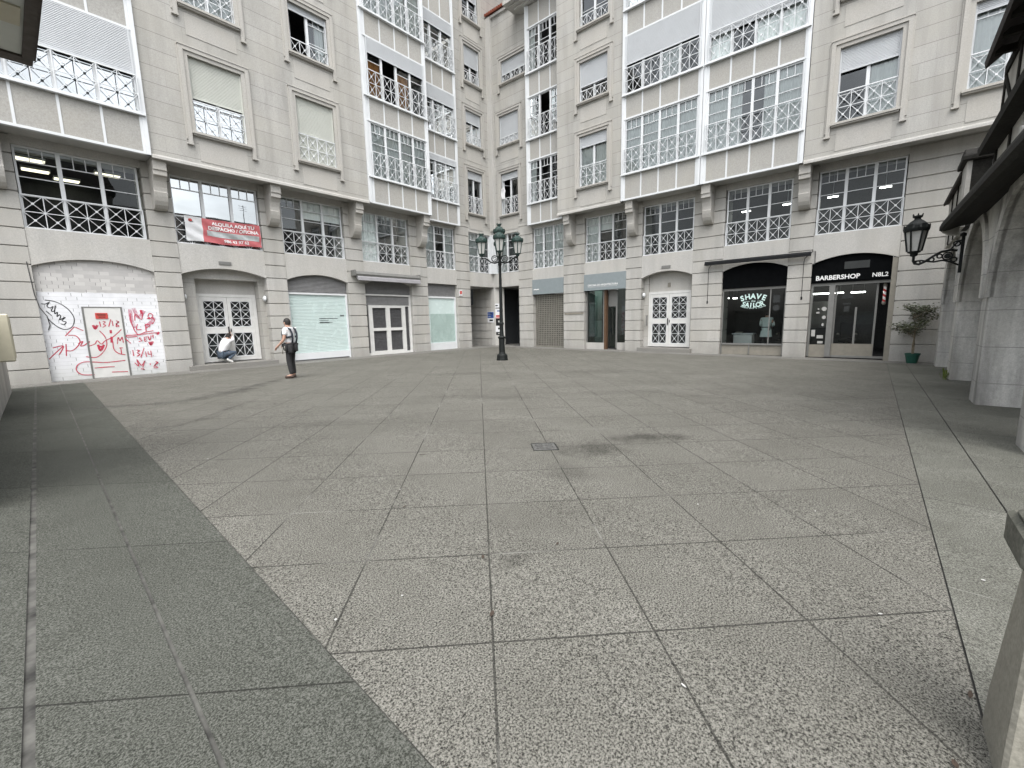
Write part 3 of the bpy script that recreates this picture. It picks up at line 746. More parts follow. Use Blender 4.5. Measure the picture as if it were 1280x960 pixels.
# ---- bricked up arch with graffiti
b = MB(); b.box(.68, 3.50, .12, .3, -.3, 3.68); BRK = part('brick_infill', b, M['brick'], BLD, LW)
def stroke(b, pts, w, y=.114):
    # smooth the hand drawn stroke
    P = [Vector(p) for p in pts]; out = []
    for i in range(len(P)-1):
        p0, p1, p2, p3 = P[max(i-1, 0)], P[i], P[i+1], P[min(i+2, len(P)-1)]
        for k in range(5):
            t = k/5; out.append(tuple(.5*((2*p1)+(p2-p0)*t+(2*p0-5*p1+4*p2-p3)*t*t+(3*p1-p0-3*p2+p3)*t**3)))
    out.append(tuple(P[-1])); b.ribbon(out, w, y)
G_RED = [[(0.728,0.685),(0.91,0.891),(1.071,1.062)],[(0.843,1.016),(1.071,1.062),(0.956,0.807)],[(1.135,1.119),(1.1,0.756)],[(1.15,1.361),(1.378,1.637)],[(1.396,1.616),(1.559,1.509)],[(1.209,1.379),(1.379,1.352),(1.447,1.185),(1.369,1.025),(1.239,0.91),(1.111,0.918)],[(1.393,1.105),(1.505,1.182),(1.444,1.041),(1.552,1.076),(1.654,1.175),(1.607,1.031),(1.765,1.085),(1.838,1.187),(1.918,1.077),(2.023,1.178),(2.227,1.296),(2.447,1.525)],[(1.921,1.498),(2.035,1.283),(2.037,1.028),(1.917,0.801),(1.746,0.665),(1.523,0.704)],[(1.955,1.79),(1.966,1.623)],[(2.032,1.789),(2.092,1.767),(2.038,1.705),(2.085,1.654),(2.01,1.601)],[(2.153,1.618),(2.228,1.85)],[(2.254,1.807),(2.26,1.637)],[(2.35,1.806),(2.41,1.762),(2.338,1.699),(2.401,1.634),(2.334,1.614),(2.351,1.699),(2.412,1.784)],[(2.296,1.057),(2.337,1.27),(2.373,1.161),(2.435,1.275),(2.447,1.092)],[(2.364,0.944),(2.362,0.727)],[(2.329,0.925),(2.412,0.928)],[(2.194,1.148),(2.196,0.89),(2.293,0.753),(2.451,0.698)],[(1.651,0.123),(1.383,0.152),(1.266,0.289),(1.3,0.452),(1.459,0.542),(1.698,0.521),(1.974,0.485),(2.43,0.516)],[(1.676,0.333),(1.957,0.34),(2.147,0.331)],[(2.064,0.165),(2.454,0.142)],[(2.721,2.04),(2.72,1.736),(2.829,1.36),(3.042,1.419),(3.258,1.457)],[(2.811,1.8),(2.853,2.018),(2.986,1.841),(3.039,2.061)],[(3.13,1.884),(3.215,1.861),(3.298,1.972),(3.217,2.039),(3.162,1.928)],[(2.866,1.689),(2.829,1.514),(2.949,1.511)],[(3.072,1.685),(3.062,1.441)],[(3.072,1.685),(3.19,1.638),(3.075,1.552)],[(3.272,1.905),(3.324,1.793),(3.247,1.682)],[(2.916,1.219),(2.855,1.226),(2.913,1.135),(2.835,1.107)],[(2.988,1.243),(2.99,1.108)],[(2.988,1.243),(3.06,1.262)],[(2.987,1.176),(3.045,1.195)],[(2.99,1.108),(3.052,1.128)],[(3.09,1.283),(3.124,1.147),(3.18,1.302)],[(3.225,1.323),(3.223,1.21)],[(2.556,1.326),(2.826,1.338),(3.321,1.387)],[(2.559,1.348),(2.566,1.269),(2.821,1.285)],[(2.511,1.219),(2.626,1.061)],[(2.651,0.839),(2.652,0.639)],[(2.752,0.832),(2.818,0.806),(2.752,0.743),(2.814,0.681),(2.729,0.625)],[(2.827,0.581),(2.948,0.887)],[(2.97,0.773),(2.977,0.592)],[(3.039,0.769),(3.036,0.674),(3.124,0.672)],[(3.112,0.786),(3.106,0.573)],[(3.151,0.629),(3.163,0.61)],[(2.654,0.417),(2.743,0.297),(2.717,0.523),(2.814,0.313),(2.917,0.462),(2.838,0.22),(2.884,0.17),(2.784,0.203)],[(3.046,0.36),(3.051,0.305)],[(3.195,0.415),(3.262,0.364),(3.162,0.281),(3.244,0.204),(3.137,0.214),(3.172,0.303),(3.253,0.388)]]
G_THICK = [[(2.188,1.511),(2.182,1.405)],[(2.186,1.298),(2.164,1.107)],[(1.798,1.677),(1.833,1.559),(1.895,1.675)],[(1.804,1.627),(1.877,1.625)],[(1.838,1.06),(1.878,0.868),(1.977,1.053)],[(1.862,0.996),(1.939,0.991)],[(3.323,1.401),(3.352,1.336),(3.403,1.407)],[(3.104,1.094),(3.141,0.984),(3.204,1.098)],[(3.136,1.065),(3.171,1.063)],[(3.004,2.149),(3.014,2.031)],[(3.167,1.906),(3.205,1.87)]]
G_PINK = [[(2.736,2.169),(2.73,1.823),(2.801,1.559)],[(2.824,2.213),(2.925,1.908),(3.087,2.127)],[(3.062,1.597),(3.257,1.771),(3.326,1.905)]]
G_BLACK = [[(0.852,2.43),(1.077,2.376),(1.279,2.201),(1.393,1.96),(1.384,1.758),(1.293,1.598),(1.146,1.562),(1.016,1.646),(0.897,1.806),(0.836,1.924)],[(0.766,2.32),(0.851,2.314),(0.932,2.361),(0.876,2.256),(0.932,2.198),(1.0,2.245),(0.951,2.112),(1.012,2.12),(1.047,2.269),(1.007,2.033),(1.068,2.073),(1.046,1.942),(1.101,2.001),(1.121,1.942),(1.081,1.843),(1.142,1.882),(1.217,1.921),(1.135,1.822),(1.215,1.781),(1.163,1.702),(1.096,1.731)],[(0.84,2.111),(0.939,1.971)]]

for L, w_g, m_, nm in ((G_RED, .026, 'red_paint', 'graffiti'), (G_THICK, .06, 'red_paint', 'graffiti'), (G_PINK, .10, 'pink_spray', 'graffiti'), (G_BLACK, .024, 'black_paint', 'graffiti')):
    b = MB()
    for i, s_ in enumerate(L): stroke(b, s_, w_g, .116-.0004*i - (0 if m_ != 'pink_spray' else -.0003))
    part(nm, b, M[m_], BRK, LW)
# ---- metal door in the bricked up arch
b = MB(); b.box(1.63, 2.50, .1175, .125, .02, 2.22); DR = part('door', b, M['white_dirty'], BLD, LW)
b = MB()
for x in (1.615, 2.515): b.box(x-.022, x+.022, .108, .13, -.02, 2.245)
b.box(1.637, 2.493, .108, .13, 2.215, 2.245); part('door_frame', b, M['greyframe'], DR, LW)
b = MB(); b.box(1.88, 2.17, .10, .1165, 1.87, 2.05); SG = part('warning_sign', b, M['redprint'], None, LW); tag(SG, 'small red warning plate on the graffiti covered white door', 'sign')
b = MB()
for k, z in enumerate((2.0, 1.955, 1.91)): b.box(1.91+.02*k, 2.13-.01*k, .0975, .0995, z, z+.02)
part('lettering', b, M['litter'], SG, LW)

def grille_door(wing, uc, d, w, h, z0, name='entrance_door', ja=.16):
    """white double door with star pattern grilles over black glass"""
    b = MB(); hw = w/2
    for x0, x1 in ((-hw, -hw+ja), (hw-ja, hw)): b.box(x0, x1, -.03, .05, 0, h)
    b.box(-hw+ja, hw-ja, -.029, .05, h-.11, h)
    lw = (w-2*ja)/2
    doors = []
    root = part(name, b, M['white_dirty'], BLD, WORLD, (0, 0, 0)); wd = wing.W(uc, d, z0); WMfix(root, BLD, wd)
    for s in (0, 1):
        x0 = -hw+ja+s*lw; x1 = x0+lw; b = MB(); st = .085
        b.box(x0+.006, x0+st, -.015, .03, .01, h-.115); b.box(x1-st, x1-.006, -.015, .03, .01, h-.115)
        for za, zb in ((.01, .13), (h*.435, h*.435+.17), (h-.235, h-.115)): b.box(x0+st, x1-st, -.014, .03, za, zb)
        for za, zb in ((.13, h*.435), (h*.435+.17, h-.235)):
            for xa, xb in ((x0+st, x0+st+.025), (x1-st-.025, x1-st)): b.box(xa, xb, -.022, .025, za, zb)
            b.box(x0+st+.025, x1-st-.025, -.022, .025, za, za+.025); b.box(x0+st+.025, x1-st-.025, -.022, .025, zb-.025, zb)
        lf = part('door_leaf', b, M['white_dirty'], root, WORLD, (0, 0, 0)); WMfix(lf, root, wd)
        g = MB(); gl = MB()
        for za, zb, rows in ((.155, h*.435-.025, 2), (h*.435+.195, h-.26, 3)):
            r = railing_mb(lw-2*st-.05, zb-za, 2, rows, 0.004); g.add(r, ((x0+x1)/2, 0, za)); gl.face([(x0+st, .02, za), (x1-st, .02, za), (x1-st, .02, zb), (x0+st, .02, zb)])
        WMfix(part('grille', g, M['white'], root, WORLD, (0, 0, 0)), root, wd); WMfix(part('pane', gl, M['glass_shop'], root, WORLD, (0, 0, 0)), root, wd)
    b = MB(); b.box(-.06, -.03, -.07, -.02, h*.40, h*.52); b.box(.03, .05, -.06, -.02, h*.44, h*.49); WMfix(part('handle', b, M['black'], root, WORLD, (0, 0, 0)), root, wd)
    b = MB(); b.box(-hw, hw, .09, 1.2, 0, h); WMfix(part('interior', b, M['dark'], root, WORLD, (0, 0, 0)), root, wd)
    return root
# recessed entrance, left wing
grille_door(LW, 5.71, .72, 2.06, 2.58, .2, ja=.13)
b = MB()
for u0, u1 in ((4.2, 4.66), (6.76, 7.0)):
    b = MB(); b.box(u0, u1, .35, 1.1, -.1, 3.5); part('porch_jamb', b, M['stone_up'], BLD, LW)
b = MB(); b.box(4.66, 6.76, .74, .95, 2.77, 3.5); part('door_header', b, M['stone_plain'], BLD, LW)
b = MB(); b.prism([(4.2, 3.30), (7.0, 3.30), (7.0, 4.1), (4.2, 4.1)], .345, 1.1, 0, 'xz'); part('porch_ceiling', b, M['stone_plain'], BLD, LW)
b = MB(); b.box(4.10, 7.08, -.14, 1.1, -.05, .17); part('entrance_step', b, M['step'], BLD, LW, bevel=.012)
# recessed entrance, right wing
grille_door(RW, -7.82, .42, 2.0, 2.62, .13, ja=.07)
b = MB()
for u0, u1 in ((-9.1, -8.82), (-6.80, -6.6)): b = MB(); b.box(u0, u1, .345, .8, -.3, 3.5); part('porch_jamb', b, M['stone_up'], BLD, RW)
b = MB(); b.box(-8.9, -6.75, .46, .7, 2.75, 3.95); part('door_header', b, M['stone_plain'], BLD, RW)
b = MB(); b.box(-9.15, -6.58, -.16, .9, -.25, .10); part('entrance_step', b, M['step'], BLD, RW, bevel=.012)

def louvre_header(wing, u0, u1, z0, z1, d=.18):
    b = MB(); z = z0
    b.box(u0, u1, d+.03, d+.05, z0, z1)
    while z < z1-.02: b.prism([(d+.03, z), (d, z+.012), (d, z+.026), (d+.03, z+.05)], u0, u1, 0, 'yz'); z += .055
    part('louvre_header', b, M['louvre'], BLD, wing)
def slats(b, u0, u1, d, z0, z1, p=.06):
    z = z0
    while z < z1-.01:
        b.prism([(d+.02, z), (d, z+.008), (d, z+p*.72), (d+.02, z+p)], u0, u1, 0, 'yz'); z += p
# pale green shop front behind roller shutter (G3)
louvre_header(LW, 7.75, 10.42, 2.90, 3.80)
b = MB(); b.box(7.76, 10.41, .14, .24, 2.83, 2.90)
for u in (7.80, 10.365): b.box(u-.035, u+.035, .14, .24, 0, 2.83)
b.box(7.84, 10.33, .15, .24, .06, .34); FR = part('shop_front', b, M['white'], BLD, LW)
b = MB(); slats(b, 7.835, 10.33, .20, .34, 2.83, .062); part('roller_shutter', b, M['shopgreen'], FR, LW)
b = MB()
for k, (z, w) in enumerate(((1.80, .85), (1.71, .42), (1.64, .60), (1.61, .45))): b.box(9.05, 9.05+w, .194, .198, z, z+.018)
b.box(10.02, 10.22, .194, .198, 1.90, 1.925); b.box(10.02, 10.22, .194, .198, 1.94, 1.965); part('lettering', b, M['black_paint'], FR, LW)
# white double door behind slatted shutter (G4)
louvre_header(LW, 11.27, 13.94, 2.95, 3.80)
b = MB(); b.box(11.28, 13.93, .14, .24, 2.88, 2.95); b.box(13.86, 13.93, .14, .24, 0, 2.88); b.box(11.3, 13.86, .15, .24, -.02, .10)
for x0, x1 in ((11.47, 11.68), (12.44, 12.66), (13.38, 13.58), (13.82, 13.86)): b.box(x0, x1, .16, .24, .10, 2.42)
for x0, x1 in ((11.68, 12.44), (12.66, 13.38)):
    b.box(x0, x1, .16, .24, .10, .19); b.box(x0, x1, .16, .24, 1.18, 1.32); b.box(x0, x1, .16, .24, 2.30, 2.42)
b.box(13.58, 13.82, .16, .24, 2.38, 2.42); FR = part('shop_front', b, M['white_dirty'], BLD, LW)
b = MB(); slats(b, 11.28, 13.86, .21, 2.42, 2.88, .05); part('roller_shutter', b, M['louvre'], FR, LW)
b = MB(); slats(b, 11.28, 13.86, .25, .05, 2.42, .075); part('roller_shutter', b, M['darkslat'], FR, LW)
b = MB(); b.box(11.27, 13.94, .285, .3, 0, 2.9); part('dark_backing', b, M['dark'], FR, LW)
# narrow frosted window (G5)
louvre_header(LW, 15.0, 17.1, 2.95, 3.63)
b = MB(); b.box(15.0, 17.1, .14, .24, 2.86, 2.95); b.box(15.01, 15.09, .14, .24, 0, 2.86); b.box(17.0, 17.09, .14, .24, 0, 2.86); b.box(15.09, 17.0, .14, .24, 0, .40)
FR = part('shop_front', b, M['white'], BLD, LW)
b = MB(); b.box(15.09, 17.0, .20, .215, .40, 2.86); part('frosted_pane', b, M['shopgreen'], FR, LW)
b = MB(); b.box(15.25, 17.0, .185, .196, .45, 2.0); part('film_panel', b, M['film'], FR, LW)
# lattice roller grille (R1)
b = MB()
for k in range(18): u = -15.60+k*.12; b.box(u-.03, u+.03, .22, .232, 0, 3.0)
for k in range(27): z = .05+k*.11; b.box(-15.64, -13.53, .216, .236, z-.026, z+.026)
b.box(-15.64, -13.53, .2, .25, -.1, .06); GR = part('roller_grille', b, M['greymetal'], BLD, RW)
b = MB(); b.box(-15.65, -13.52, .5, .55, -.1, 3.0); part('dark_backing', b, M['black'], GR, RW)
# architects' office front (R2)
b = MB(); b.box(-12.19, -11.12, .18, .34, -.15, .28); FR = part('shop_front', b, M['stone_plain'], BLD, RW)
b = MB(); b.box(-10.45, -9.86, .3, .42, -.15, .30); part('base_panel', b, M['stone_plain'], FR, RW)
b = MB(); b.box(-12.15, -11.15, .25, .26, .28, 3.0); b.box(-10.45, -9.9, .36, .37, .30, 3.0); b.box(-10.86, -10.52, .36, .37, .05, 2.15); part('pane', b, M['glass_green'], FR, RW)
b = MB(); b.box(-11.12, -11.0, .16, .36, -.15, 3.0); part('post', b, M['wood'], FR, RW)
b = MB(); b.box(-11.2, -11.13, .2, .3, .28, 3.0); b.box(-10.55, -10.47, .34, .4, 0, 2.9); b.box(-12.19, -12.14, .2, .3, .28, 3.0); b.box(-10.98, -10.56, .365, .40, 2.15, 3.0); part('mullion', b, M['greyframe'], FR, RW)
b = MB(); b.box(-12.2, -9.85, 1.9, 1.95, -.2, 3.1); b.box(-12.2, -9.85, .42, 1.9, -.2, -.08); part('interior', b, M['room'], FR, RW)

# ---- barbershop
def shop_interior(u0, u1, dep):
    b = MB(); y0, y1 = .30, dep; P = lambda x, y, z: (x, y, z)
    b.face([P(u0, y1, -.2), P(u1, y1, -.2), P(u1, y1, 3.3), P(u0, y1, 3.3)]); b.face([P(u0, y0, 3.3), P(u1, y0, 3.3), P(u1, y1, 3.3), P(u0, y1, 3.3)])
    b.face([P(u0, y0, -.05), P(u1, y0, -.05), P(u1, y1, -.05), P(u0, y1, -.05)]); b.face([P(u0, y0, -.2), P(u0, y1, -.2), P(u0, y1, 3.3), P(u0, y0, 3.3)]); b.face([P(u1, y0, -.2), P(u1, y1, -.2), P(u1, y1, 3.3), P(u1, y0, 3.3)])
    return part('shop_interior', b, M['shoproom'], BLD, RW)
shop_interior(-5.9, .5, 4.4)
# window (R4)
b = MB(); b.box(-5.41, -3.05, .17, .25, 2.58, 2.68); b.box(-5.41, -5.36, .17, .25, -.1, 2.58); b.box(-3.10, -3.05, .17, .25, -.1, 2.58); b.box(-3.62, -3.58, .19, .24, .36, 2.58)
b.box(-5.36, -3.10, .15, .25, .30, .37); b.box(-4.31, -4.27, .16, .25, -.1, .30); FR = part('shop_front', b, M['greyframe'], BLD, RW)
b = MB(); b.box(-5.36, -4.31, .20, .26, -.12, .30); b.box(-4.27, -3.10, .20, .26, -.12, .30); part('base_panel', b, M['plinth'], FR, RW)
b = MB(); b.face([(-5.36, .21, .36), (-3.10, .21, .36), (-3.10, .21, 2.58), (-5.36, .21, 2.58)]); part('pane', b, M['glass_shop'], FR, RW)
b = MB(); b.box(-5.43, -3.03, .10, .2, 2.68, 3.68); part('header_board', b, M['signblack'], FR, RW)
# painted window lettering, each letter turned along its arc
b = MB()
def arced(txt, cx, cz, Rr, size, a0, a1, below=False):
    n = len(txt)
    for i, ch in enumerate(txt):
        if ch == ' ': continue
        a = a0+(a1-a0)*i/(n-1); t = text_mb(ch, size, .011*size/.3, .95)
        if below: x, z, r = cx+Rr*math.sin(a), cz-Rr*math.cos(a), a
        else: x, z, r = cx+Rr*math.sin(a), cz+Rr*math.cos(a), -a
        b.add(rot_mb(t, r, (x, .203, z)))
arced('SHAVE', -4.24, 1.16, 1.06, .30, R_(-20.5), R_(20.5))
arced('SAILOR', -4.24, 2.965, 1.10, .26, R_(-19.5), R_(19.5), True)
b.add(rot_mb(text_mb('the', .12, .001), 0, (-4.22, .203, 2.085)))
arced('BARBER CUTS & SHAVES', -4.22, 2.975, 1.17, .06, R_(-23), R_(23), True)
for s in (-1, 1): b.ribbon([(-4.22+s*.14, 2.11), (-4.22+s*.26, 2.12), (-4.22+s*.36, 2.09)], .012, .203)
part('lettering', b, M['teal'], FR, RW)
b = MB(); b.box(-3.50, -3.26, .204, .208, 2.03, 2.33); b.prism([(-3.38+.12*math.cos(k*.5236), 1.82+.12*math.sin(k*.5236)) for k in range(12)], .204, .208); STK = part('sticker', b, M['greysticker'], FR, RW)
# front (R5)
b = MB(); b.box(-2.25, .12, .17, .25, 2.58, 2.68); b.box(-2.25, -2.18, .17, .25, -.1, 2.58); b.box(-1.68, -1.5, .165, .26, -.1, 2.58)
b.box(-1.5, .12, .26, .30, -.12, -.04); FR = part('shop_front', b, M['greyframe'], BLD, RW)
b = MB(); b.box(.05, .20, .02, .25, -.2, 3.42); part('jamb', b, M['plinth'], FR, RW)
b = MB(); b.box(-2.18, -1.68, .19, .26, -.12, .36); b.box(-1.50, -.26, .30, .36, -.06, .40); part('base_panel', b, M['plinth'], FR, RW)
b = MB(); b.face([(-2.18, .22, .36), (-1.68, .22, .36), (-1.68, .22, 2.58), (-2.18, .22, 2.58)]); b.face([(-1.50, .33, .40), (-.26, .33, .40), (-.26, .33, 2.58), (-1.50, .33, 2.58)]); part('pane', b, M['glass_shop'], FR, RW)
b = MB()
for x in (-1.47, -.28, -.84): b.box(x-.03, x+.03, .31, .36, .40 if x > -.9 and x < -.3 else -.05, 2.58 if x != -.84 else 1.75)
part('mullion', b, M['greyframe'], FR, RW)
b = MB(); b.box(-2.28, .05, .10, .2, 2.68, 3.68); part('header_board', b, M['signblack'], FR, RW)
b = MB()
for x, z, w, h in ((-1.79, 1.72, .16, .16), (-1.78, 1.40, .13, .13), (-1.80, 1.12, .07, .12), (-1.97, 1.72, .06, .06)):
    b.prism([(x+w/2*math.cos(k*.5236), z+h/2*math.sin(k*.5236)) for k in range(12)], .213, .218)
for x, z, w, h in ((-2.08, .80, .12, .25), (-1.86, .66, .2, .12), (-1.84, .45, .17, .09), (-1.98, 1.58, .1, .06)): b.box(x-w/2, x+w/2, .213, .218, z-h/2, z+h/2)
part('sticker', b, M['paper'], FR, RW)
b = MB(); b.box(-1.24, -1.0, .325, .328, 1.86, 1.92); b.box(-1.20, -1.04, .325, .328, 1.60, 1.80)
b.prism([(-1.12+.18*math.cos(k*math.pi/10), 2.08+.18*math.sin(k*math.pi/10)) for k in range(11)], .325, .328); part('door_lettering', b, M['greysticker'], FR, RW)

# shop signs are things of their own
def sign(name, label, mb, mat, wing, letters, lmat='lettering'):
    o = part(name, mb, mat, None, wing); tag(o, label, 'sign')
    if letters: part('lettering', letters, M[lmat], o, wing)
    return o
b = MB(); b.box(-2.2, .0, .085, .097, 2.74, 3.04); t = MB()
t.add(rot_mb(text_mb('BARBERSHOP', .225, .006, .97, 1.0, 'LEFT'), 0, (-2.12, .079, 2.79))); t.add(rot_mb(text_mb('N8L2', .20, .003, .98, 1.0, 'LEFT'), 0, (-.47, .079, 2.80)))
sign('shop_sign', 'black fascia sign with white lettering BARBERSHOP N8L2 over the barber shop door', b, M['signblack'], RW, t)
b = MB(); b.box(-1.28, -.56, .08, .098, 3.14, 3.40); sign('plaque', 'faded grey plate fixed high in the black arch above the barber shop door', b, M['greysticker'], RW, None)
b = MB(); b.box(-12.215, -9.835, -.05, .25, 3.0, 3.83); t = MB(); t.add(rot_mb(text_mb('OFICINA DE ARQUITECTURA', .125, .003, 1.02, 1.03, 'LEFT'), 0, (-11.98, -.056, 3.22)))
t.box(-11.98, -10.3, -.054, -.051, 3.165, 3.172)
sign('shop_sign', 'slate blue fascia sign reading OFICINA DE ARQUITECTURA over the glass office front', b, M['signgrey'], RW, t)
b = MB(); b.box(-15.66, -13.51, -.05, .25, 3.0, 3.83); t = MB(); t.ribbon([(-15.55, 3.27), (-15.45, 3.29), (-15.35, 3.265), (-15.25, 3.285), (-15.18, 3.27)], .05, -.054)
sign('shop_sign', 'slate blue fascia sign with a tiny white mark above the closed lattice grille', b, M['signgrey'], RW, t)
b = MB(); b.box(5.39, 5.79, -.03, .005, 3.81, 3.92); sign('plaque', 'dark name plate on the stone above the left entrance door', b, M['greyframe'], LW, None)
b = MB(); b.box(-8.07, -7.66, -.03, .005, 3.78, 3.90); sign('plaque', 'dark name plate on the stone above the right entrance door', b, M['greyframe'], RW, None)
b = MB(); b.box(-7.93, -7.80, .43, .462, 2.95, 3.15); sign('house_number', 'small bronze number plate in the porch above the right entrance door', b, M['plinth'], RW, None)
b = MB(); b.box(17.24, 17.46, -.05, -.02, 3.02, 3.36); t = MB(); t.box(17.27, 17.43, -.054, -.051, 3.12, 3.3); sign('alarm_sign', 'small white and red alarm sign on the pier beside the passage', b, M['white_vinyl'], LW, t, 'redprint')
b = MB(); b.box(18.13, 18.20, -.16, -.03, 2.5, 3.4); b.box(18.15, 18.18, -.2, -.16, 2.55, 3.35); sign('blade_sign', 'narrow dark sign projecting from the left edge of the passage', b, M['black'], LW, None)

# posters on the corner pillar and the wall beside it
PIL = Wing(lambda u, d, z: (20.201+.69*u+.724*d, 18.72-.724*u+.69*d, z), -math.atan2(.724, .69))
def poster(u0, u1, z0, z1, wing, d, label, base, bits):
    b = MB(); b.box(u0, u1, d-.012, d-.002, z0, z1); o = part('poster', b, M[base], None, wing); tag(o, label, 'poster', 'posters by the passage')
    for m_, rects in bits:
        t = MB()
        for a, c, e, f in rects: t.box(u0+(u1-u0)*a, u0+(u1-u0)*c, d-.016, d-.0125, z0+(z1-z0)*e, z0+(z1-z0)*f)
        part('print', t, M[m_], o, wing)
poster(.03, .40, 2.33, 2.62, PIL, 0, 'white poster with black headline, topmost on the corner pillar', 'white_vinyl', [('black', [(.05, .45, .45, .7), (.05, .95, .0, .14)])])
poster(.03, .40, 1.72, 2.30, PIL, 0, 'white and red poster second from the top on the corner pillar', 'white_vinyl', [('redprint', [(.1, .9, .12, .32), (0, 1, 0, .06)]), ('blue', [(.3, .8, .7, .82)])])
poster(.05, .42, 1.25, 1.69, PIL, 0, 'black poster with a pale shape on the corner pillar', 'black', [('paper', [(.4, .9, .45, .7)])])
poster(.03, .40, .86, 1.22, PIL, 0, 'white poster with a round emblem on the corner pillar', 'white_vinyl', [('black', [(.4, .65, .4, .72)])])
poster(.05, .42, .66, .84, PIL, 0, 'small black notice, lowest on the corner pillar', 'black', [('paper', [(.3, .8, .35, .7)])])
PW = Wing(lambda u, d, z: (20.2+d, 20.9-u, z), R_(-90))
poster(1.54, 2.10, 1.45, 2.12, PW, 0, 'blue and white nameplate board on the passage wall', 'white_vinyl', [('blue', [(.03, .97, .42, .98)]), ('paper', [(.1, .7, .72, .9), (.1, .5, .52, .58)]), ('black', [(.3, .85, .14, .28)])])

# banner tied to the first floor railing
b = MB(); rows = []
NU, NV = 40, 14
def ban(u, v): # u along, v up
    x = 4.50+u*2.41; z = 4.55+v*.85-.03*math.sin(u*math.pi)*(v)+.02*(1-v)*math.sin(u*9)
    y = -.03+.028*math.sin(u*17+v*3)*(.3+v*.4)+.02*math.sin(u*31+v*9)+.018*math.sin((u*2+v*1.6)*9)
    return x, y, z
b.grid([[ban(i/NU*.21, j/NV) for i in range(NU+1)] for j in range(NV+1)], 0)
b.grid([[ban(.21+i/NU*.79, j/NV) for i in range(NU+1)] for j in range(NV+1)], 1)
BN = part('banner', b, [M['white_vinyl'], M['red_banner']], None, LW, smooth=True); tag(BN, 'red and white rental banner ALQUILA AQUI TU DESPACHO tied to the first floor railing', 'banner')
def on_banner(mb, off=.008):
    r = MB(); r.f = mb.f; r.mi = mb.mi
    for x, y, z in mb.v:
        u = (x-4.50)/2.41; v = (z-4.55)/.85; p = ban(u, v); r.v.append((x, p[1]-off, p[2])) 
    return r
t = MB(); t.add(rot_mb(text_mb('ALQUILA AQUÍ TU', .165, .006, 1.0), 0, (6.0, 0, 5.20))); t.add(rot_mb(text_mb('DESPACHO / OFICINA', .165, .006, 1.0), 0, (6.0, 0, 5.03)))
t.add(rot_mb(text_mb('986 43 97 62', .15, .004, 1.05), 0, (6.05, 0, 4.62))); part('lettering', on_banner(t, .012), M['lettering'], BN, LW)
b = MB(); b.grid([[(5.12+i/30*1.72, 0, 4.79+j/4*.20-.03*i/30) for i in range(31)] for j in range(5)]); part('covered_strip', on_banner(b), M['silver'], BN, LW)
b = MB(); b.prism([(4.66+.055*math.cos(k*.5236), 5.26+.055*math.sin(k*.5236)) for k in range(12)], 0, .002); part('emblem', on_banner(b, .014), M['redprint'], BN, LW)
b = MB(); b.ribbon([(4.62, 5.29), (4.66, 5.21), (4.74, 5.23)], .02, 0); part('emblem', on_banner(b, .018), M['black'], BN, LW)

# awnings
b = MB(); d0 = -.36
b.prism([(d0, 3.70), (d0-.04, 3.80), (d0+.02, 3.92), (.0, 3.93), (.0, 3.72)], 10.62, 14.26, 0, 'yz'); AW = part('awning', b, M['greyframe'], None, LW); tag(AW, 'rolled up grey awning in its cassette over the white slatted shop doors', 'awning')
b = MB(); b.prism([(d0-.05, 3.66), (d0-.08, 3.52), (d0-.05, 3.5), (d0+.12, 3.64), (d0+.2, 3.70), (d0, 3.72)], 10.72, 14.22, 0, 'yz'); part('fabric_valance', b, M['awning'], AW, LW)
for u in (10.62, 14.24):
    b = MB(); b.box(u-.03, u+.03, d0-.02, -.02, 3.72, 3.97); part('end_bracket', b, M['greyframe'], AW, LW)
b = MB(); b.tube([(-6.1, -.17, 3.79), (-2.3, -.17, 3.79)], .075, 10); b.box(-6.1, -2.3, -.27, -.1, 3.70, 3.77); AW = part('awning', b, M['black'], None, RW); tag(AW, 'closed black awning bar above the barber shop window', 'awning')
for u in (-5.93, -2.5):
    b = MB(); b.tube([(u+.12, -.19, 3.72), (u+.02, -.20, 3.62), (u, -.20, 3.5), (u, -.2, 2.16)], .012, 6); b.tube([(u, -.2, 2.2), (u, -.2, 2.08)], .03, 8); b.tube([(u+.12, -.19, 3.72), (u+.2, -.19, 3.74)], .012, 6); part('crank_rod', b, M['black'], AW, RW)
b = MB(); b.tube([(-2.3, -.03, 3.82), (-2.28, -.035, 3.88), (-2.18, -.035, 3.87), (-2.17, -.035, 3.4), (-2.25, -.03, 3.36)], .012, 6); o = part('cable', b, M['pipe'], None, RW); tag(o, 'thin dark cable looped down the pier between the two barber shop arches', 'cable')
b = MB(); b.tube([(.62, -.03, 3.5), (.66, -.03, 2.6), (.72, -.035, 2.2), (.84, .05, 1.95), (.87, .1, 1.7), (.82, .1, 1.55)], .012, 6); o = part('cable', b, M['pipe'], None, LW); tag(o, 'loose grey cable hanging at the left edge of the graffiti wall', 'cable')
# round porch lamps
for wing, u, d, z, s, lab in ((LW, 6.955, .22, 2.62, -1, 'white round bulkhead lamp on the right jamb of the left porch'), (LW, 4.235, .22, 2.62, 1, 'white round bulkhead lamp on the left jamb of the left porch'), (RW, -9.035, .2, 2.62, 1, 'white round bulkhead lamp inside the right porch')):
    b = MB(); prof = [(.0, .11), (.06, .10), (.11, .06), (.125, 0)]
    rows = [[(u+s*a, d+r*math.cos(t), z+r*math.sin(t)) for t in [k*math.pi/6 for k in range(12)]] for r, a in prof]; b.grid(rows, 0, True)
    o = part('porch_lamp', b, M['white'], None, wing, smooth=True); tag(o, lab, 'lamp')
    b = MB(); b.grid([[(u+s*a, d+r*math.cos(t), z+r*math.sin(t)) for t in [k*math.pi/6 for k in range(12)]] for r, a in ((.125, .03), (.14, .03), (.14, 0))], 0, True); part('rim', b, M['greyframe'], o, wing)
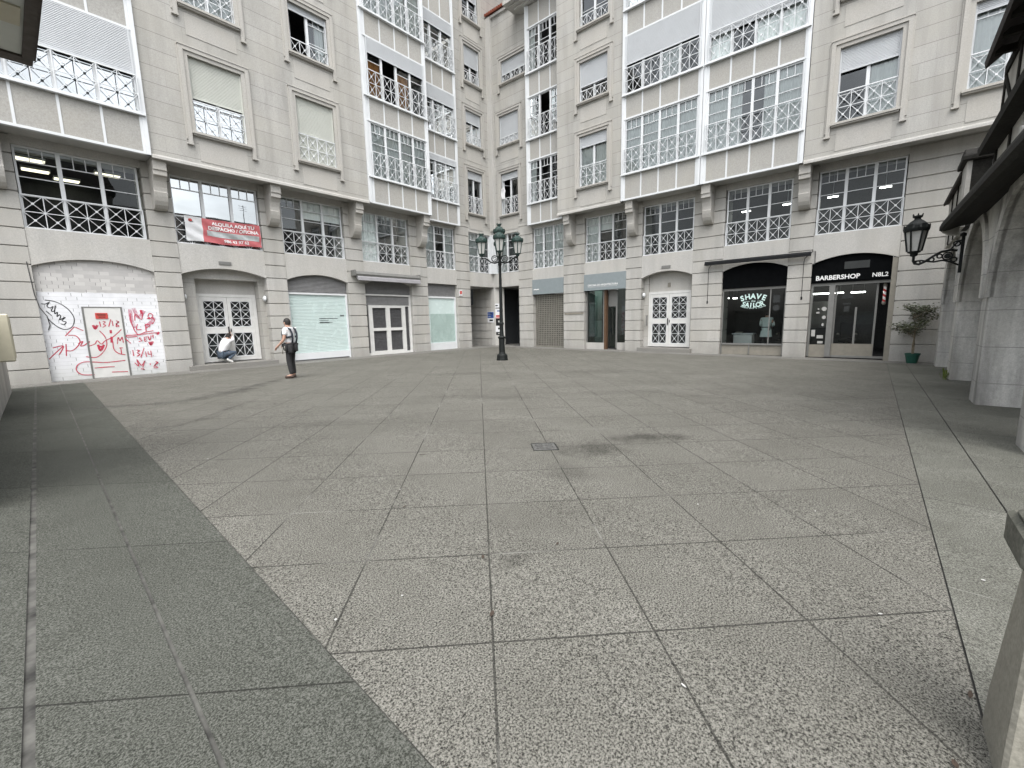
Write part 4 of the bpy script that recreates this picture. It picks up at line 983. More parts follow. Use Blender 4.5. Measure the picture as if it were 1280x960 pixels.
b = MB(); b.box(4.66, 4.70, .60, .68, 1.35, 1.75); o = part('intercom', b, M['greyframe'], None, LW); tag(o, 'grey intercom panel on the left jamb beside the left entrance door', 'intercom')
b = MB(); b.box(-8.822, -8.80, .12, .24, 1.15, 1.65); o = part('intercom', b, M['greyframe'], None, RW); tag(o, 'grey intercom panel on the jamb of the right entrance door', 'intercom')
b = MB(); b.box(-13.45, -12.25, -.045, -.02, 1.80, 1.90); sign('nameplate_strip', 'long bronze nameplate strip on the pier left of the architects office', b, M['plinth'], RW, None)

# barbershop things
def thing(name, label, cat, wing, u, d, z, group=None):
    o = empty(name, wing.W(u, d, z)); tag(o, label, cat, group); return o
BP = thing('barber_pole', 'red and white striped barber pole inside the doorway of the barber shop', 'barber pole', RW, -.08, .36, 1.75)
b = MB(); rows = []
b.lathe([(.045, .17), (.045, .70)], 14, (-.08, .36, 1.75)); part('striped_cylinder', b, M['pole'], BP, RW, smooth=False)
b = MB(); b.lathe([(.06, .70), (.06, .76), (.04, .80), (.045, .84), (.0, .87)], 12, (-.08, .36, 1.75)); b.lathe([(.03, .05), (.06, .1), (.06, .17)], 12, (-.08, .36, 1.75)); part('cap', b, M['greymetal'], BP, RW)
b = MB(); b.box(-.10, -.06, .36, .62, 1.9, 1.94); part('bracket', b, M['greymetal'], BP, RW)
CT = thing('counter', 'white counter inside the barber shop window', 'counter', RW, -4.85, 1.7, -.05)
b = MB(); b.box(-5.22, -4.45, 1.45, 1.95, -.05, .70); part('body', b, M['white_dirty'], CT, RW, bevel=.02)
b = MB(); b.box(-5.27, -4.40, 1.40, 2.0, .70, .74); part('worktop', b, M['white'], CT, RW)
b = MB(); b.box(-5.15, -4.9, 1.55, 1.8, .74, .80); o = part('tray', b, M['greymetal'], None, RW); tag(o, 'small metal tray on the white barber shop counter', 'tray')
for u, d, L, lab in ((-5.74, 2.0, .22, 'leftmost short lit ceiling tube in the barber shop window'), (-5.5, 2.6, .17, 'second lit ceiling tube in the barber shop window, just left of the painted letters'), (-1.9, 2.0, 1.1, 'long lit ceiling tube seen through the narrow barber shop pane'), (-.9, 2.2, .45, 'short lit ceiling tube behind the barber shop door glass')):
    o = thing('ceiling_tube_lamp', lab, 'lamp', RW, u, d, 2.34, 'lit ceiling tubes of the barber shop')
    b = MB(); b.box(u-L/2, u+L/2, d-.04, d+.04, 2.34, 2.38); part('tube', b, M['tube_cold'], o, RW)
    b = MB(); b.box(u-L/2, u+L/2, d-.05, d+.05, 2.382, 2.42)
    for s in (-1, 1): b.box(u+s*L*.4-.006, u+s*L*.4+.006, d-.006, d+.006, 2.42, 3.3)
    part('housing', b, M['greyframe'], o, RW)
for u, lab in ((-1.15, 'black barber chair behind the barber shop door'), (-3.35, 'black barber chair deep in the shop, right of the barber in the pale coat')):
    o = thing('barber_chair', lab, 'chair', RW, u, 2.6, -.05)
    b = MB(); b.lathe([(.28, 0), (.28, .04), (.06, .07), (.06, .4)], 14, (u, 2.6, -.05)); part('pedestal', b, M['greymetal'], o, RW)
    b = MB(); b.box(u-.27, u+.27, 2.33, 2.87, .38, .52); part('seat', b, M['black'], o, RW, bevel=.03)
    b = MB(); b.box(u-.26, u+.26, 2.84, 2.94, .5, 1.15); part('backrest', b, M['black'], o, RW, bevel=.03)
    for s in (-1, 1):
        b = MB(); b.box(u+s*.3-.04, u+s*.3+.04, 2.4, 2.85, .66, .72); part('armrest', b, M['greymetal'], o, RW)
b = MB(); b.box(-2.9, -2.0, 4.33, 4.37, .9, 2.1); o = part('mirror', b, M['glass_mirror'], None, RW); tag(o, 'dark wall mirror at the back of the barber shop', 'mirror')
b = MB(); b.box(-.9, -.3, 1.3, 1.34, 1.1, 1.6); o = part('screen', b, M['greysticker'], None, RW); tag(o, 'grey panel hanging behind the barber shop door glass', 'panel')
# office ceiling lamps behind the first floor windows
for u, d, z, lab in ((1.1, 1.2, 6.62, 'lit ceiling panel, upper left in the office window above the graffiti wall'), (1.25, 2.4, 6.62, 'lit ceiling panel, lower left in the office window above the graffiti wall'), (2.0, 3.0, 6.62, 'lit ceiling panel in the middle pane of the office window above the graffiti wall'), (2.85, 1.4, 6.62, 'lit ceiling panel in the right pane of the office window above the graffiti wall')):
    o = thing('ceiling_panel_lamp', lab, 'lamp', LW, u, d, z, 'office ceiling lamps')
    b = MB(); b.box(u-.30, u+.30, d-.14, d+.14, z, z+.02); part('diffuser', b, M['tube'], o, LW)
    b = MB(); b.box(u-.33, u+.33, d-.17, d+.17, z+.022, z+.09); part('frame', b, M['white'], o, LW)
for u, d, lab in ((-4.95, 1.4, 'lit office lamp in the right hand window above the barber shop window, left'), (-3.4, 1.3, 'lit office lamp in the right pane of the window above the barber shop window'), (-1.9, 1.3, 'lit office lamp in the left pane of the window above BARBERSHOP'), (-.35, 1.1, 'lit office lamp in the right pane of the window above BARBERSHOP')):
    o = thing('ceiling_panel_lamp', lab, 'lamp', RW, u, d, 6.1, 'office ceiling lamps')
    b = MB(); b.box(u-.16, u+.16, d-.05, d+.05, 6.0, 6.02); part('diffuser', b, M['tube_cold'], o, RW)
    b = MB(); b.box(u-.18, u+.18, d-.06, d+.06, 6.022, 6.06); b.box(u-.005, u+.005, d-.005, d+.005, 6.06, 6.8); part('frame', b, M['white'], o, RW)
# cloth in the open window
b = MB()
rows = []
for j in range(9):
    z = 9.28-j*.075; r = []
    for i in range(9):
        u = -17.72+(i/8-.5)*(.30 if j > 1 else .22); r.append((u+.01*math.sin(j), -.07-.02*math.sin(i*2.1+j*.5)-(.03 if j < 2 else 0), z-.02*math.sin(i*1.3)))
    rows.append(r)
b.grid(rows); o = part('cloth', b, M['white_cloth'], None, RW, smooth=True); tag(o, 'white cloth hanging from the dark open window above the street lamp', 'cloth')
# ------------------------------------------------------------------ ground
def sheet(name, xf, yf, nx, ny, dz, mat, kind='structure'):
    b = MB()
    b.grid([[(xf(i/nx, j/ny), yf(i/nx, j/ny), zg(xf(i/nx, j/ny), yf(i/nx, j/ny))+dz) for i in range(nx+1)] for j in range(ny+1)])
    me = b.mesh(name, M[mat]); o = bpy.data.objects.new(name, me); link(o, None, Matrix.Identity(4)); o['kind'] = kind; return o
b = MB(); b.face([(-400, -400, -.30), (400, -400, -.30), (400, 400, -.30), (-400, 400, -.30)])
o = bpy.data.objects.new('ground', b.mesh('ground', M['earth'])); link(o, None, Matrix.Identity(4)); o['kind'] = 'structure'
xl = lambda y, c: c+.031*y        # the border courses run a little askew to the facade
yr = lambda x, c: c+.0143*x
XB, YB = .745, -.43
def quadpatch(a, nx, ny):
    """a(s,t) -> (x,y)"""
    return (lambda s, t: a(s, t)[0]), (lambda s, t: a(s, t)[1])
def lerp(a, c, t): return a+(c-a)*t
def field_pt(s, t):
    y0 = lerp(YB, 17.75, t)
    x0 = xl(y0, XB); x = lerp(x0, 19.3, s); return x, lerp(yr(x, YB), 17.75, t)
sheet('plaza_paving', *quadpatch(field_pt, 0, 0), 60, 60, 0, 'field')
def strip_pt(c0, c1, y0, y1): return lambda s, t: (xl(lerp(y0, y1, t), lerp(c0, c1, s)), lerp(y0, y1, t))
sheet('border_paving', *quadpatch(strip_pt(.262, XB-.006, -3.0, 17.75), 0, 0), 4, 60, .002, 'strip')
sheet('border_paving', *quadpatch(strip_pt(-.19, .245, -3.0, 17.75), 0, 0), 4, 60, .002, 'strip')
sheet('border_paving', *quadpatch(strip_pt(-1.2, -.225, -3.0, 17.75), 0, 0), 4, 60, .003, 'strip')
sheet('paving_joint', *quadpatch(strip_pt(-1.2, XB+.004, -3.0, 17.75), 0, 0), 4, 60, -.006, 'gap')
def stripx(c0, c1, x0, x1): return lambda s, t: (lerp(x0, x1, s), yr(lerp(x0, x1, s), lerp(c0, c1, t)))
sheet('border_paving', *quadpatch(stripx(-.905, YB-.008, .0, 19.3), 0, 0), 60, 4, .002, 'strip_r')
sheet('border_paving', *quadpatch(stripx(-6, -.917, .0, 19.3), 0, 0), 60, 10, .002, 'strip_r')
sheet('paving_joint', *quadpatch(stripx(-3, YB+.004, 0.8, 19.3), 0, 0), 60, 6, -.006, 'jointdark')
sheet('pavement', lambda s, t: lerp(19.306, 20.6, s), lambda s, t: lerp(-6, 17.75, t), 4, 60, .004, 'apron')
sheet('pavement', lambda s, t: lerp(-3, 25, s), lambda s, t: lerp(17.756, 26, t), 60, 10, .003, 'apron')
# shallow wet trail left by washing water
b = MB(); P = [(5.3, 13.35), (4.6, 12.85), (3.9, 12.15), (3.1, 11.5), (2.3, 11.15), (1.6, 11.35), (1.0, 11.75), (.45, 11.75)]
W_ = [.05, .10, .16, .17, .12, .09, .12, .05]
def ribbon_xy(P, W, dz, name, mat):
    b = MB(); a_, c_ = [], []
    pts = [Vector(p) for p in P]; out = []; ws = []
    for i in range(len(pts)-1):
        p0, p1, p2, p3 = pts[max(i-1, 0)], pts[i], pts[i+1], pts[min(i+2, len(pts)-1)]
        for k in range(8):
            t = k/8; out.append(.5*((2*p1)+(p2-p0)*t+(2*p0-5*p1+4*p2-p3)*t*t+(3*p1-p0-3*p2+p3)*t**3)); ws.append(lerp(W[i], W[i+1], t)*(1+.35*math.sin(len(out)*1.7)))
    out.append(pts[-1]); ws.append(W[-1])
    rows = []
    for i, p in enumerate(out):
        d = (out[min(i+1, len(out)-1)]-out[max(i-1, 0)]).normalized(); n = Vector((-d.y, d.x))*ws[i]*2.1
        rows.append([(q.x, q.y, zg(q.x, q.y)+dz) for q in (p+n*t for t in (-1, -.5, 0, .5, 1))])
    b.grid(rows); o = bpy.data.objects.new(name, b.mesh(name, mat)); link(o, None, Matrix.Identity(4)); o['kind'] = 'structure'
    at = o.data.attributes.new('wet', 'FLOAT', 'POINT')
    for i in range(len(rows)):
        for j, v in enumerate((0, .8, 1, .8, 0)): at.data[i*5+j].value = v*min(1, i/6, (len(rows)-1-i)/6)
    return o
def wet_mat(dens=1.0):
    m, nt, bs, out = newmat('wet paving'); N = NT(nt); p = N.pos()
    bs.inputs['Base Color'].default_value = (.035, .034, .031, 1); bs.inputs['Roughness'].default_value = .35
    t = N.n('ShaderNodeBsdfTransparent'); mx = N.n('ShaderNodeMixShader')
    at = N.n('ShaderNodeAttribute'); at.attribute_name = 'wet'
    N.l(N.math('MULTIPLY', N.math('MULTIPLY', at.outputs['Fac'], N.ramp(N.noise(p, 2.6, 5, .68), [(.32, 1.), (.60, .15)])), dens), mx.inputs[0]); N.l(t.outputs[0], mx.inputs[1]); N.l(bs.outputs[0], mx.inputs[2]); N.l(mx.outputs[0], out.inputs[0]); return m
M['wet'] = wet_mat(.5)
M['damp'] = wet_mat(.22)
ribbon_xy(P, W_, .006, 'water_trail', M['wet'])
ribbon_xy([(3.3, 9.9), (2.6, 9.3), (2.0, 8.6), (1.45, 8.4), (1.0, 8.9)], [.03, .07, .09, .08, .03], .006, 'water_trail', M['damp'])

# drain cover
DC_ = empty('drain_cover', (4.155, 3.075, zg(4.155, 3.075))); tag(DC_, 'small square iron drain cover with ring pattern in the granite paving', 'drain cover')
Wd = Wing(lambda u, d, z: (4.155+.70711*(u+d), 3.075+.70711*(d-u), z+zg(4.155, 3.075)), R_(-45))
b = MB(); s_ = .155
for x0, x1, y0, y1 in ((-s_, s_, -s_, -s_+.01), (-s_, s_, s_-.01, s_), (-s_, -s_+.01, -s_+.01, s_-.01), (s_-.01, s_, -s_+.01, s_-.01)): b.box(x0, x1, y0, y1, -.01, .005)
part('frame', b, M['iron'], DC_, Wd)
b = MB(); b.box(-s_+.016, s_-.016, -s_+.016, s_-.016, -.01, .004)
for cx, cy in ((-.06, -.06), (.06, -.06), (-.06, .06), (.06, .06)):
    for r in (.045, .022):
        b.grid([[(cx+rr*math.cos(k*math.pi/8), cy+rr*math.sin(k*math.pi/8), zz) for k in range(16)] for rr, zz in ((r+.008, .004), (r+.006, .012), (r-.006, .012), (r-.008, .004))], 0, True)
part('plate', b, M['manhole'], DC_, Wd)

# litter, each scrap on its own
def scrap(x, y, L, w, mat, name, label, cat, group):
    b = MB(); n = 5; a = rnd.uniform(0, 6.28); cu = rnd.uniform(.05, .2)
    rows = []
    for i in range(n+1):
        t = i/n; ww = w*math.sin(math.pi*(t*.86+.07)); rows.append([((t-.5)*L, q*ww, .004+cu*L*(abs(q)*.6+(t-.5)**2)) for q in (-1, 0, 1)])
    b.grid(rows); me = b.mesh(name, M[mat]); o = bpy.data.objects.new(name, me)
    link(o, None, Matrix.Translation((x, y, zg(x, y)+.004)) @ Matrix.Rotation(a, 4, 'Z')); tag(o, label, cat, group); return o
for x, y in ((1.44, 8.02), (1.86, 8.5), (2.3, 1.6), (1.85, 1.88), (1.48, 1.45), (3.0, 4.0), (3.3, 9.1), (2.6, 6.7), (2.0, 2.95), (1.86, -.36), (1.79, -.33), (1.92, -.30), (2.35, -.38)):
    scrap(x, y, rnd.uniform(.03, .06), rnd.uniform(.006, .012), 'litter', 'dry_leaf', 'small curled brown leaf lying on the plaza paving', 'leaf', 'dry leaves on the paving')
for x, y in ((.93, 2.05), (1.27, 1.95), (1.66, .52), (2.75, -.1), (3.56, 1.06), (3.5, -.55), (1.35, 5.9), (5.8, 2.4), (2.2, 3.3), (4.0, .3)):
    scrap(x, y, rnd.uniform(.012, .028), rnd.uniform(.004, .008), 'paper', 'paper_scrap', 'tiny white scrap of paper on the plaza paving', 'litter', 'paper scraps on the paving')

# ------------------------------------------------------------------ street lamp
def lantern(parent, wing, c, hgt, rad, metal='irongreen'):
    """tapered six sided lantern, base at c"""
    h, r = hgt, rad
    b = MB(); ph = math.pi/6
    b.lathe([(r*.10, 0), (r*.30, .02*h), (r*.34, .08*h), (r*.55, .10*h), (r*.58, .13*h)], 12, c)
    ro = (.60, .92); zz = (.13*h, .60*h)
    for k in range(6):
        a = k*math.pi/3+ph; p = [(c[0]+r*q*math.cos(a), c[1]+r*q*math.sin(a), c[2]+z) for q, z in zip(ro, zz)]
        b.bar(p[0], p[1], .022*h/.6, .022*h/.6)
    lan = part('lantern', b, M[metal], parent, wing)
    g = MB(); g.lathe([(r*.56, .13*h), (r*.87, .60*h)], 6, c, 0, ph); part('glass', g, M['lamp_glass'], lan, wing)
    b = MB()
    b.lathe([(r*.93, .59*h), (r*1.06, .60*h), (r*1.12, .66*h), (r*1.04, .69*h), (r*.98, .70*h), (r*.86, .76*h), (r*.55, .83*h), (r*.30, .87*h), (r*.26, .90*h), (r*.38, .92*h), (r*.40, .95*h), (r*.2, .97*h), (0.001, .97*h)], 18, c)
    for k in range(12):
        a = k*math.pi/6; b.prism([(c[0]+r*1.1*math.cos(a+q*.2), c[1]+r*1.1*math.sin(a+q*.2)) for q in (-1, 0, 1)]+[(c[0]+r*.98*math.cos(a), c[1]+r*.98*math.sin(a))], c[2]+.66*h, c[2]+(.745 if k % 2 else .72)*h, 0, 'xy')
    for k in range(6):
        a = k*math.pi/3; x, y = c[0]+r*.36*math.cos(a), c[1]+r*.36*math.sin(a); b.tube([(x, y, c[2]+.93*h), (c[0]+r*.46*math.cos(a), c[1]+r*.46*math.sin(a), c[2]+1.0*h)], [r*.10, r*.04], 6)
    part('cap', b, M[metal], lan, wing); return lan
LX, LY = 12.95, 11.66
LZ = zg(LX, LY)
LP = empty('street_lamp', (LX, LY, LZ)); tag(LP, 'dark green cast iron street lamp with five lanterns in the middle of the plaza', 'street lamp')
fa = math.atan2(LY, LX)
SL = Wing(lambda u, d, z: (LX+u*math.sin(fa)+d*math.cos(fa), LY-u*math.cos(fa)+d*math.sin(fa), LZ+z), fa-math.pi/2)
b = MB(); b.lathe([(.245, 0), (.245, .05), (.235, .07), (.225, .20), (.20, .235), (.17, .25), (.15, .27)], 8, (0, 0, 0), 0, math.pi/8); part('base', b, M['iron'], LP, SL)
b = MB(); b.lathe([(.15, .26), (.14, .30), (.128, .34), (.128, .86), (.15, .88), (.165, .90), (.165, .93), (.14, .95), (.10, .98)], 8, (0, 0, 0), 0, math.pi/8); part('pedestal', b, M['iron'], LP, SL)
b = MB(); b.lathe([(.10, .96), (.085, 1.05), (.075, 1.2), (.08, 1.42), (.10, 1.44), (.10, 1.48), (.075, 1.52), (.066, 1.9), (.07, 1.98), (.066, 2.02), (.05, 3.7), (.07, 3.74), (.075, 3.80), (.055, 3.84), (.05, 4.18), (.08, 4.24), (.07, 4.3), (.045, 4.34), (.05, 4.40)], 14); part('post', b, M['iron'], LP, SL, smooth=False)
for k, (dx, dy) in enumerate(((-1, 0), (1, 0), (0, -1), (0, 1))):
    b = MB(); P2 = lambda r, z: (dx*r, dy*r, z)
    # S scroll arm with a ring against the post
    b.tube([P2(.05, 3.86), P2(.20, 3.82), P2(.36, 3.86), P2(.48, 3.96), P2(.58, 4.02), P2(.68, 4.01), P2(.70, 4.07)], [.03, .028, .026, .024, .022, .024, .03], 8)
    b.tube([P2(.20+.115*math.cos(t), 3.99+.115*math.sin(t)) for t in [i*2*math.pi/16 for i in range(17)]], .02, 6)
    b.tube([P2(.20+.06*math.cos(t), 3.99+.06*math.sin(t)) for t in [i*2*math.pi/12 for i in range(11)]], .014, 6)
    b.tube([P2(.33, 3.87), P2(.40, 3.80), P2(.47, 3.83), P2(.46, 3.90)], .014, 6)
    part('arm', b, M['iron'], LP, SL)
    lantern(LP, SL, (dx*.70, dy*.70, 4.06), .90, .215)
lantern(LP, SL, (0, 0, 4.40), .92, .215)

# ------------------------------------------------------------------ wall lantern on the arcaded house
WL = empty('wall_lantern', (13.15, -1.14, 2.65)); tag(WL, 'black iron wall lantern on a scrolled bracket reaching from the arcaded house', 'wall lantern')
WS = Wing(lambda u, d, z: (13.15+u, d, z), 0)
lantern(WL, WS, (0, -.37, 2.72), .90, .20, 'iron')
b = MB(); Q = lambda y, z: (0, y, z)
b.tube([Q(-.37, 2.74), Q(-.37, 2.63), Q(-.40, 2.57), Q(-.47, 2.55), Q(-.56, 2.60), Q(-.68, 2.70), Q(-.80, 2.78), Q(-.93, 2.80), Q(-1.04, 2.78)], .024, 8)
b.tube([Q(-.38, 2.62), Q(-.50, 2.63), Q(-.60, 2.60), Q(-.70, 2.58), Q(-.83, 2.60), Q(-.95, 2.56), Q(-1.08, 2.48)], .018, 8)
for cy, cz, r in ((-.90, 2.68, .075), (-.90, 2.68, .04), (-.45, 2.59, .035), (-1.02, 2.92, .05), (-.66, 2.63, .04), (-1.0, 2.60, .045), (-.78, 2.69, .04)):
    b.tube([Q(cy+r*math.cos(t), cz+r*math.sin(t)) for t in [i*2*math.pi/14 for i in range(15)]], .014, 6)
b.prism([(-.90+.055*math.cos(k*.5236), 2.68+.055*math.sin(k*.5236)) for k in range(12)], -.015, .015, 0, 'yz')
b.tube([Q(-.93, 2.80), Q(-.98, 2.88), Q(-1.04, 2.97), Q(-1.09, 2.98)], .018, 6)
part('bracket', b, M['iron'], WL, WS)
b = MB(); b.box(-.04, .04, -1.13, -1.08, 2.32, 3.08); b.lathe([(.05, 0), (.05, .05), (.0, .08)], 8, (0, -1.1, 3.06)); part('wall_plate', b, M['iron'], WL, WS)

# ------------------------------------------------------------------ potted tree
PX, PY = 19.62, -.79
PZ = zg(PX, PY)+.006
PT = empty('potted_tree', (PX, PY, PZ)); tag(PT, 'small sparse potted tree in a green pot beside the barber shop', 'potted tree')
PO = Wing(lambda u, d, z: (PX+u, PY+d, PZ+z), 0)
b = MB(); b.lathe([(.135, 0), (.14, .01), (.185, .27), (.20, .28), (.20, .33), (.185, .33), (.175, .29), (.0, .29)], 20); part('pot', b, M['potgreen'], PT, PO, smooth=False)
b = MB(); b.lathe([(.172, .285), (.1, .30), (.0, .305)], 16); part('soil', b, M['soil'], PT, PO)
tw = MB(); tips = []; r2 = random.Random(3)
def branch(p, d, L, r, lev, up=.05):
    pts = [Vector(p)]; dd = Vector(d).normalized()
    for i in range(4):
        dd = (dd+Vector((r2.uniform(-.22, .22), r2.uniform(-.22, .22), r2.uniform(-.12, .14)))).normalized(); pts.append(pts[-1]+dd*L/4)
    tw.tube(pts, [r*(1-.14*i) for i in range(5)], 6)
    if lev >= 2: tips.extend(pts[1:])
    if lev < 3:
        for k in range(3 if lev else 4):
            a = r2.uniform(0, 6.28); e = r2.uniform(.15, .8) if lev else r2.uniform(.55, 1.1)
            branch(pts[-1] if k else pts[3], (math.cos(a), math.sin(a), e), L*(.66 if lev else .85), r*.58, lev+1)
for q in (-1, 1): tw.tube([(q*.035, .01*q, .29), (-q*.02, q*.02, .6), (q*.02, -q*.01, .9), (0, 0, 1.12)], [.024, .02, .018, .016], 7)
branch((0, 0, 1.08), (.05, 0, 1), .42, .02, 0)
for k in range(7):
    a = k*.95; branch((0, 0, .78+.07*k), (math.cos(a), math.sin(a), .5), .40, .012, 1)
part('trunk', tw, M['twig'], PT, PO)
lf = MB()
for t in tips:
    for k in range(4):
        p = t+Vector((r2.gauss(0, .06), r2.gauss(0, .06), r2.gauss(0, .05))); a = r2.uniform(0, 6.28); L = r2.uniform(.05, .085); w = L*.3
        dx = Vector((math.cos(a), math.sin(a), r2.uniform(-.7, .3))).normalized(); n = dx.cross(Vector((r2.uniform(-1, 1), r2.uniform(-1, 1), 1))).normalized()
        lf.face([tuple(p), tuple(p+dx*L*.5+n*w), tuple(p+dx*L), tuple(p+dx*L*.5-n*w)])
part('crown', lf, M['leaf'], PT, PO)

# ------------------------------------------------------------------ stone post, utility box
SP = empty('stone_post', (2.12, -.54, 0)); tag(SP, 'weathered square stone post with a projecting cap at the lower right edge', 'post')
b = MB(); b.grid([[(1.90, -.75, -.1), (2.23, -.75, -.1), (2.23, -.395, -.1), (1.90, -.395, -.1)], [(1.91, -.75, .12), (2.225, -.75, .12), (2.225, -.40, .12), (1.91, -.40, .12)], [(1.98, -.69, .72), (2.15, -.69, .72), (2.15, -.425, .72), (1.98, -.425, .72)]], 0, True); part('shaft', b, M['poststone'], SP, bevel=.012)
b = MB(); b.box(1.93, 2.20, -.73, -.375, .72, .84); b.prism([(1.94, .84), (2.19, .84), (2.10, .875), (2.03, .875)], -.72, -.385, 0, 'xz'); part('cap', b, M['oldcap'], SP, bevel=.015)
# ------------------------------------------------------------------ arcaded house on the right
AH = empty('arcaded_house', (11.2, -1.6, -.1)); tag(AH, 'old dark timbered house with stone arches along the right side of the plaza', 'house')
def hp(name, mb, mat, **k): return part(name, mb, M[mat], AH, WORLD, **k)
YF, YBK = -1.30, -1.95
PRS = [(7.05, 7.7), (10.82, 11.52), (14.83, 15.5), (18.6, 19.3)]
for a, c in PRS:
    b = MB(); b.box(a, c, YBK, YF, -.3, 1.75)
    hp('pier', b, 'oldstone', bevel=.02)
for (a0, a1), (c0, c1) in zip(PRS[:-1], PRS[1:]):
    x0, x1 = a1, c0; cx, r = (x0+x1)/2, (x1-x0)/2; b = MB(); rg = MB(); n = 20
    lo = [(cx-r*math.cos(math.pi*k/n), 1.74+(r-.06)*math.sin(math.pi*k/n)) for k in range(n+1)]
    ro = [(cx-(r+.22)*math.cos(math.pi*k/n), 1.74+(r+.16)*math.sin(math.pi*k/n)) for k in range(n+1)]
    for (a, za), (c, zc) in zip(lo[:-1], lo[1:]):
        b.face([(a, YF, za), (c, YF, zc), (c, YF, 3.42), (a, YF, 3.42)]); b.face([(a, YBK, za), (c, YBK, zc), (c, YBK, 3.42), (a, YBK, 3.42)]); b.face([(a, YF, za), (c, YF, zc), (c, YBK, zc), (a, YBK, za)])
    hp('arch_wall', b, 'oldstone')
    for k in range(n):
        q = [lo[k], lo[k+1], ro[k+1], ro[k]]; rg.prism([(x, z) for x, z in q], YF-.05, YF+.045, 0, 'xz')
    hp('arch_ring', rg, 'oldstone')
b = MB()
for a, c in PRS: b.box(a+.001, c-.001, YBK, YF, 1.75, 3.42)
hp('wall', b, 'oldstone')
b = MB(); b.box(7.05, 19.3, -5.2, -4.9, -.3, 3.5); b.box(7.05, 19.3, -4.9, YBK, 3.42, 3.55); b.box(18.9, 19.3, -4.9, YBK, -.3, 3.4); hp('arcade_interior', b, 'oldstone')
# skewed ledge over the arches
b = MB(); Yl = lambda x: -.75-.03*(13.56-x)
xs = [13.56-.32*k for k in range(25)]
prof = [(0, .10), (.0, .02), (.06, -.02), (.16, .0), (.30, .06), (.50, .10), (.50, .22), (.04, .20)]
b.grid([[(x, Yl(x)-q, 3.25+z) for q, z in prof] for x in xs], 0, True); b.face([(xs[0], Yl(xs[0])-q, 3.25+z) for q, z in prof])
hp('ledge', b, 'darkstone')
b = MB(); b.prism([(-1.05, 3.13), (-.92, 3.15), (-.80, 3.22), (-.78, 3.31), (-1.05, 3.31)], 13.42, 13.58, 0, 'yz'); hp('bracket', b, 'plaster')
b = MB(); b.tube([(7.6, -.98, 3.44), (7.6, -1.3, 3.46)], .10, 12); hp('spout', b, 'plaster')
# half timbered upper floor
b = MB(); b.box(6.3, 12.3, -1.6, -1.32, 3.4, 5.86); b.box(12.3, 18.9, -1.9, -1.5, 3.4, 4.75); b.box(15.4, 18.85, -1.52, -1.2, 3.4, 4.72); b.box(12.02, 12.3, -6, -1.6, 3.4, 8); hp('plaster_wall', b, 'plaster')
b = MB()
for x in (12.22, 11.0, 9.7, 8.4, 7.1, 6.37): b.box(x-.07, x+.07, -1.33, -1.298, 3.4, 5.85)
for x in (12.2, 9.7, 7.1):
    b.bar((x, -1.309, 5.65), (x-1.2, -1.309, 4.7), .10, .026)
b.box(6.31, 12.29, -1.335, -1.292, 5.68, 5.86)
hp('timber_frame', b, 'timber')
for x in (17.8, 16.6, 15.6, 13.9, 13.2):
    b = MB(); b.box(x-.08, x+.08, -1.22 if x > 15.3 else -1.52, -1.18 if x > 15.3 else -1.47, 3.4, 4.75); hp('timber_post', b, 'timber')
b = MB(); b.box(6, 12.4, -1.34, -1.1, 4.42, 4.52); b.prism([(-1.1, 4.42), (-1.08, 4.52), (-1.1, 4.58), (-1.34, 4.74), (-1.34, 4.52)], 6, 12.4, 0, 'yz'); hp('string_course', b, 'darkstone')
b = MB(); b.box(14.3, 15.1, -1.9, -1.20, 3.4, 4.80); hp('buttress', b, 'darkstone')
b = MB(); b.box(14.3, 15.1, -1.199, -1.12, 3.4, 4.80); hp('buttress_facing', b, 'plaster')
b = MB(); b.box(14.2, 15.25, -1.95, -1.03, 4.80, 4.92); b.prism([(14.25, 4.92), (15.2, 4.92), (14.95, 5.08), (14.4, 5.08)], -1.9, -1.06, 0, 'xz'); hp('buttress_cap', b, 'darkstone', bevel=.02)
b = MB(); b.prism([(-1.10, 4.70), (-1.08, 4.76), (-2.4, 5.4), (-2.4, 5.3)], 15.1, 19.15, 0, 'yz'); hp('pent_roof', b, 'roof')
b = MB(); b.prism([(-1.0, 5.72), (-.98, 5.84), (-4.4, 9.4), (-8, 5.9), (-8, 5.7), (-4.4, 9.15), (-1.4, 6.07)], 5.3, 11.8, 0, 'yz')
for k in range(22): b.tube([(5.4+k*.29, -1.06, 5.92), (5.4+k*.29, -1.6, 6.49)], .06, 6)
hp('roof', b, 'roof')
b = MB()
for k in range(10):
    b = MB(); b.box(5.7+k*.62-.05, 5.7+k*.62+.05, -1.33, -1.05, 5.72, 5.82); hp('rafter', b, 'timber')
b = MB()
for k in range(34):
    x = 14.9+r2.uniform(-.25, .5); y = YF+.03+r2.uniform(0, .08); h = r2.uniform(.05, .25); a = r2.uniform(0, 6.28)
    z = zg(x, y); p = Vector((x, y, z)); q = p+Vector((math.cos(a)*.06, math.sin(a)*.04, h)); n = Vector((-math.sin(a), math.cos(a), 0))*.009
    b.face([tuple(p-n*.3), tuple(p+n*.3), tuple(q+n), tuple(q-n)])
o = part('weeds', b, M['weed'], None); tag(o, 'green weeds growing at the foot of the second arcade pier', 'weeds', kind='stuff')

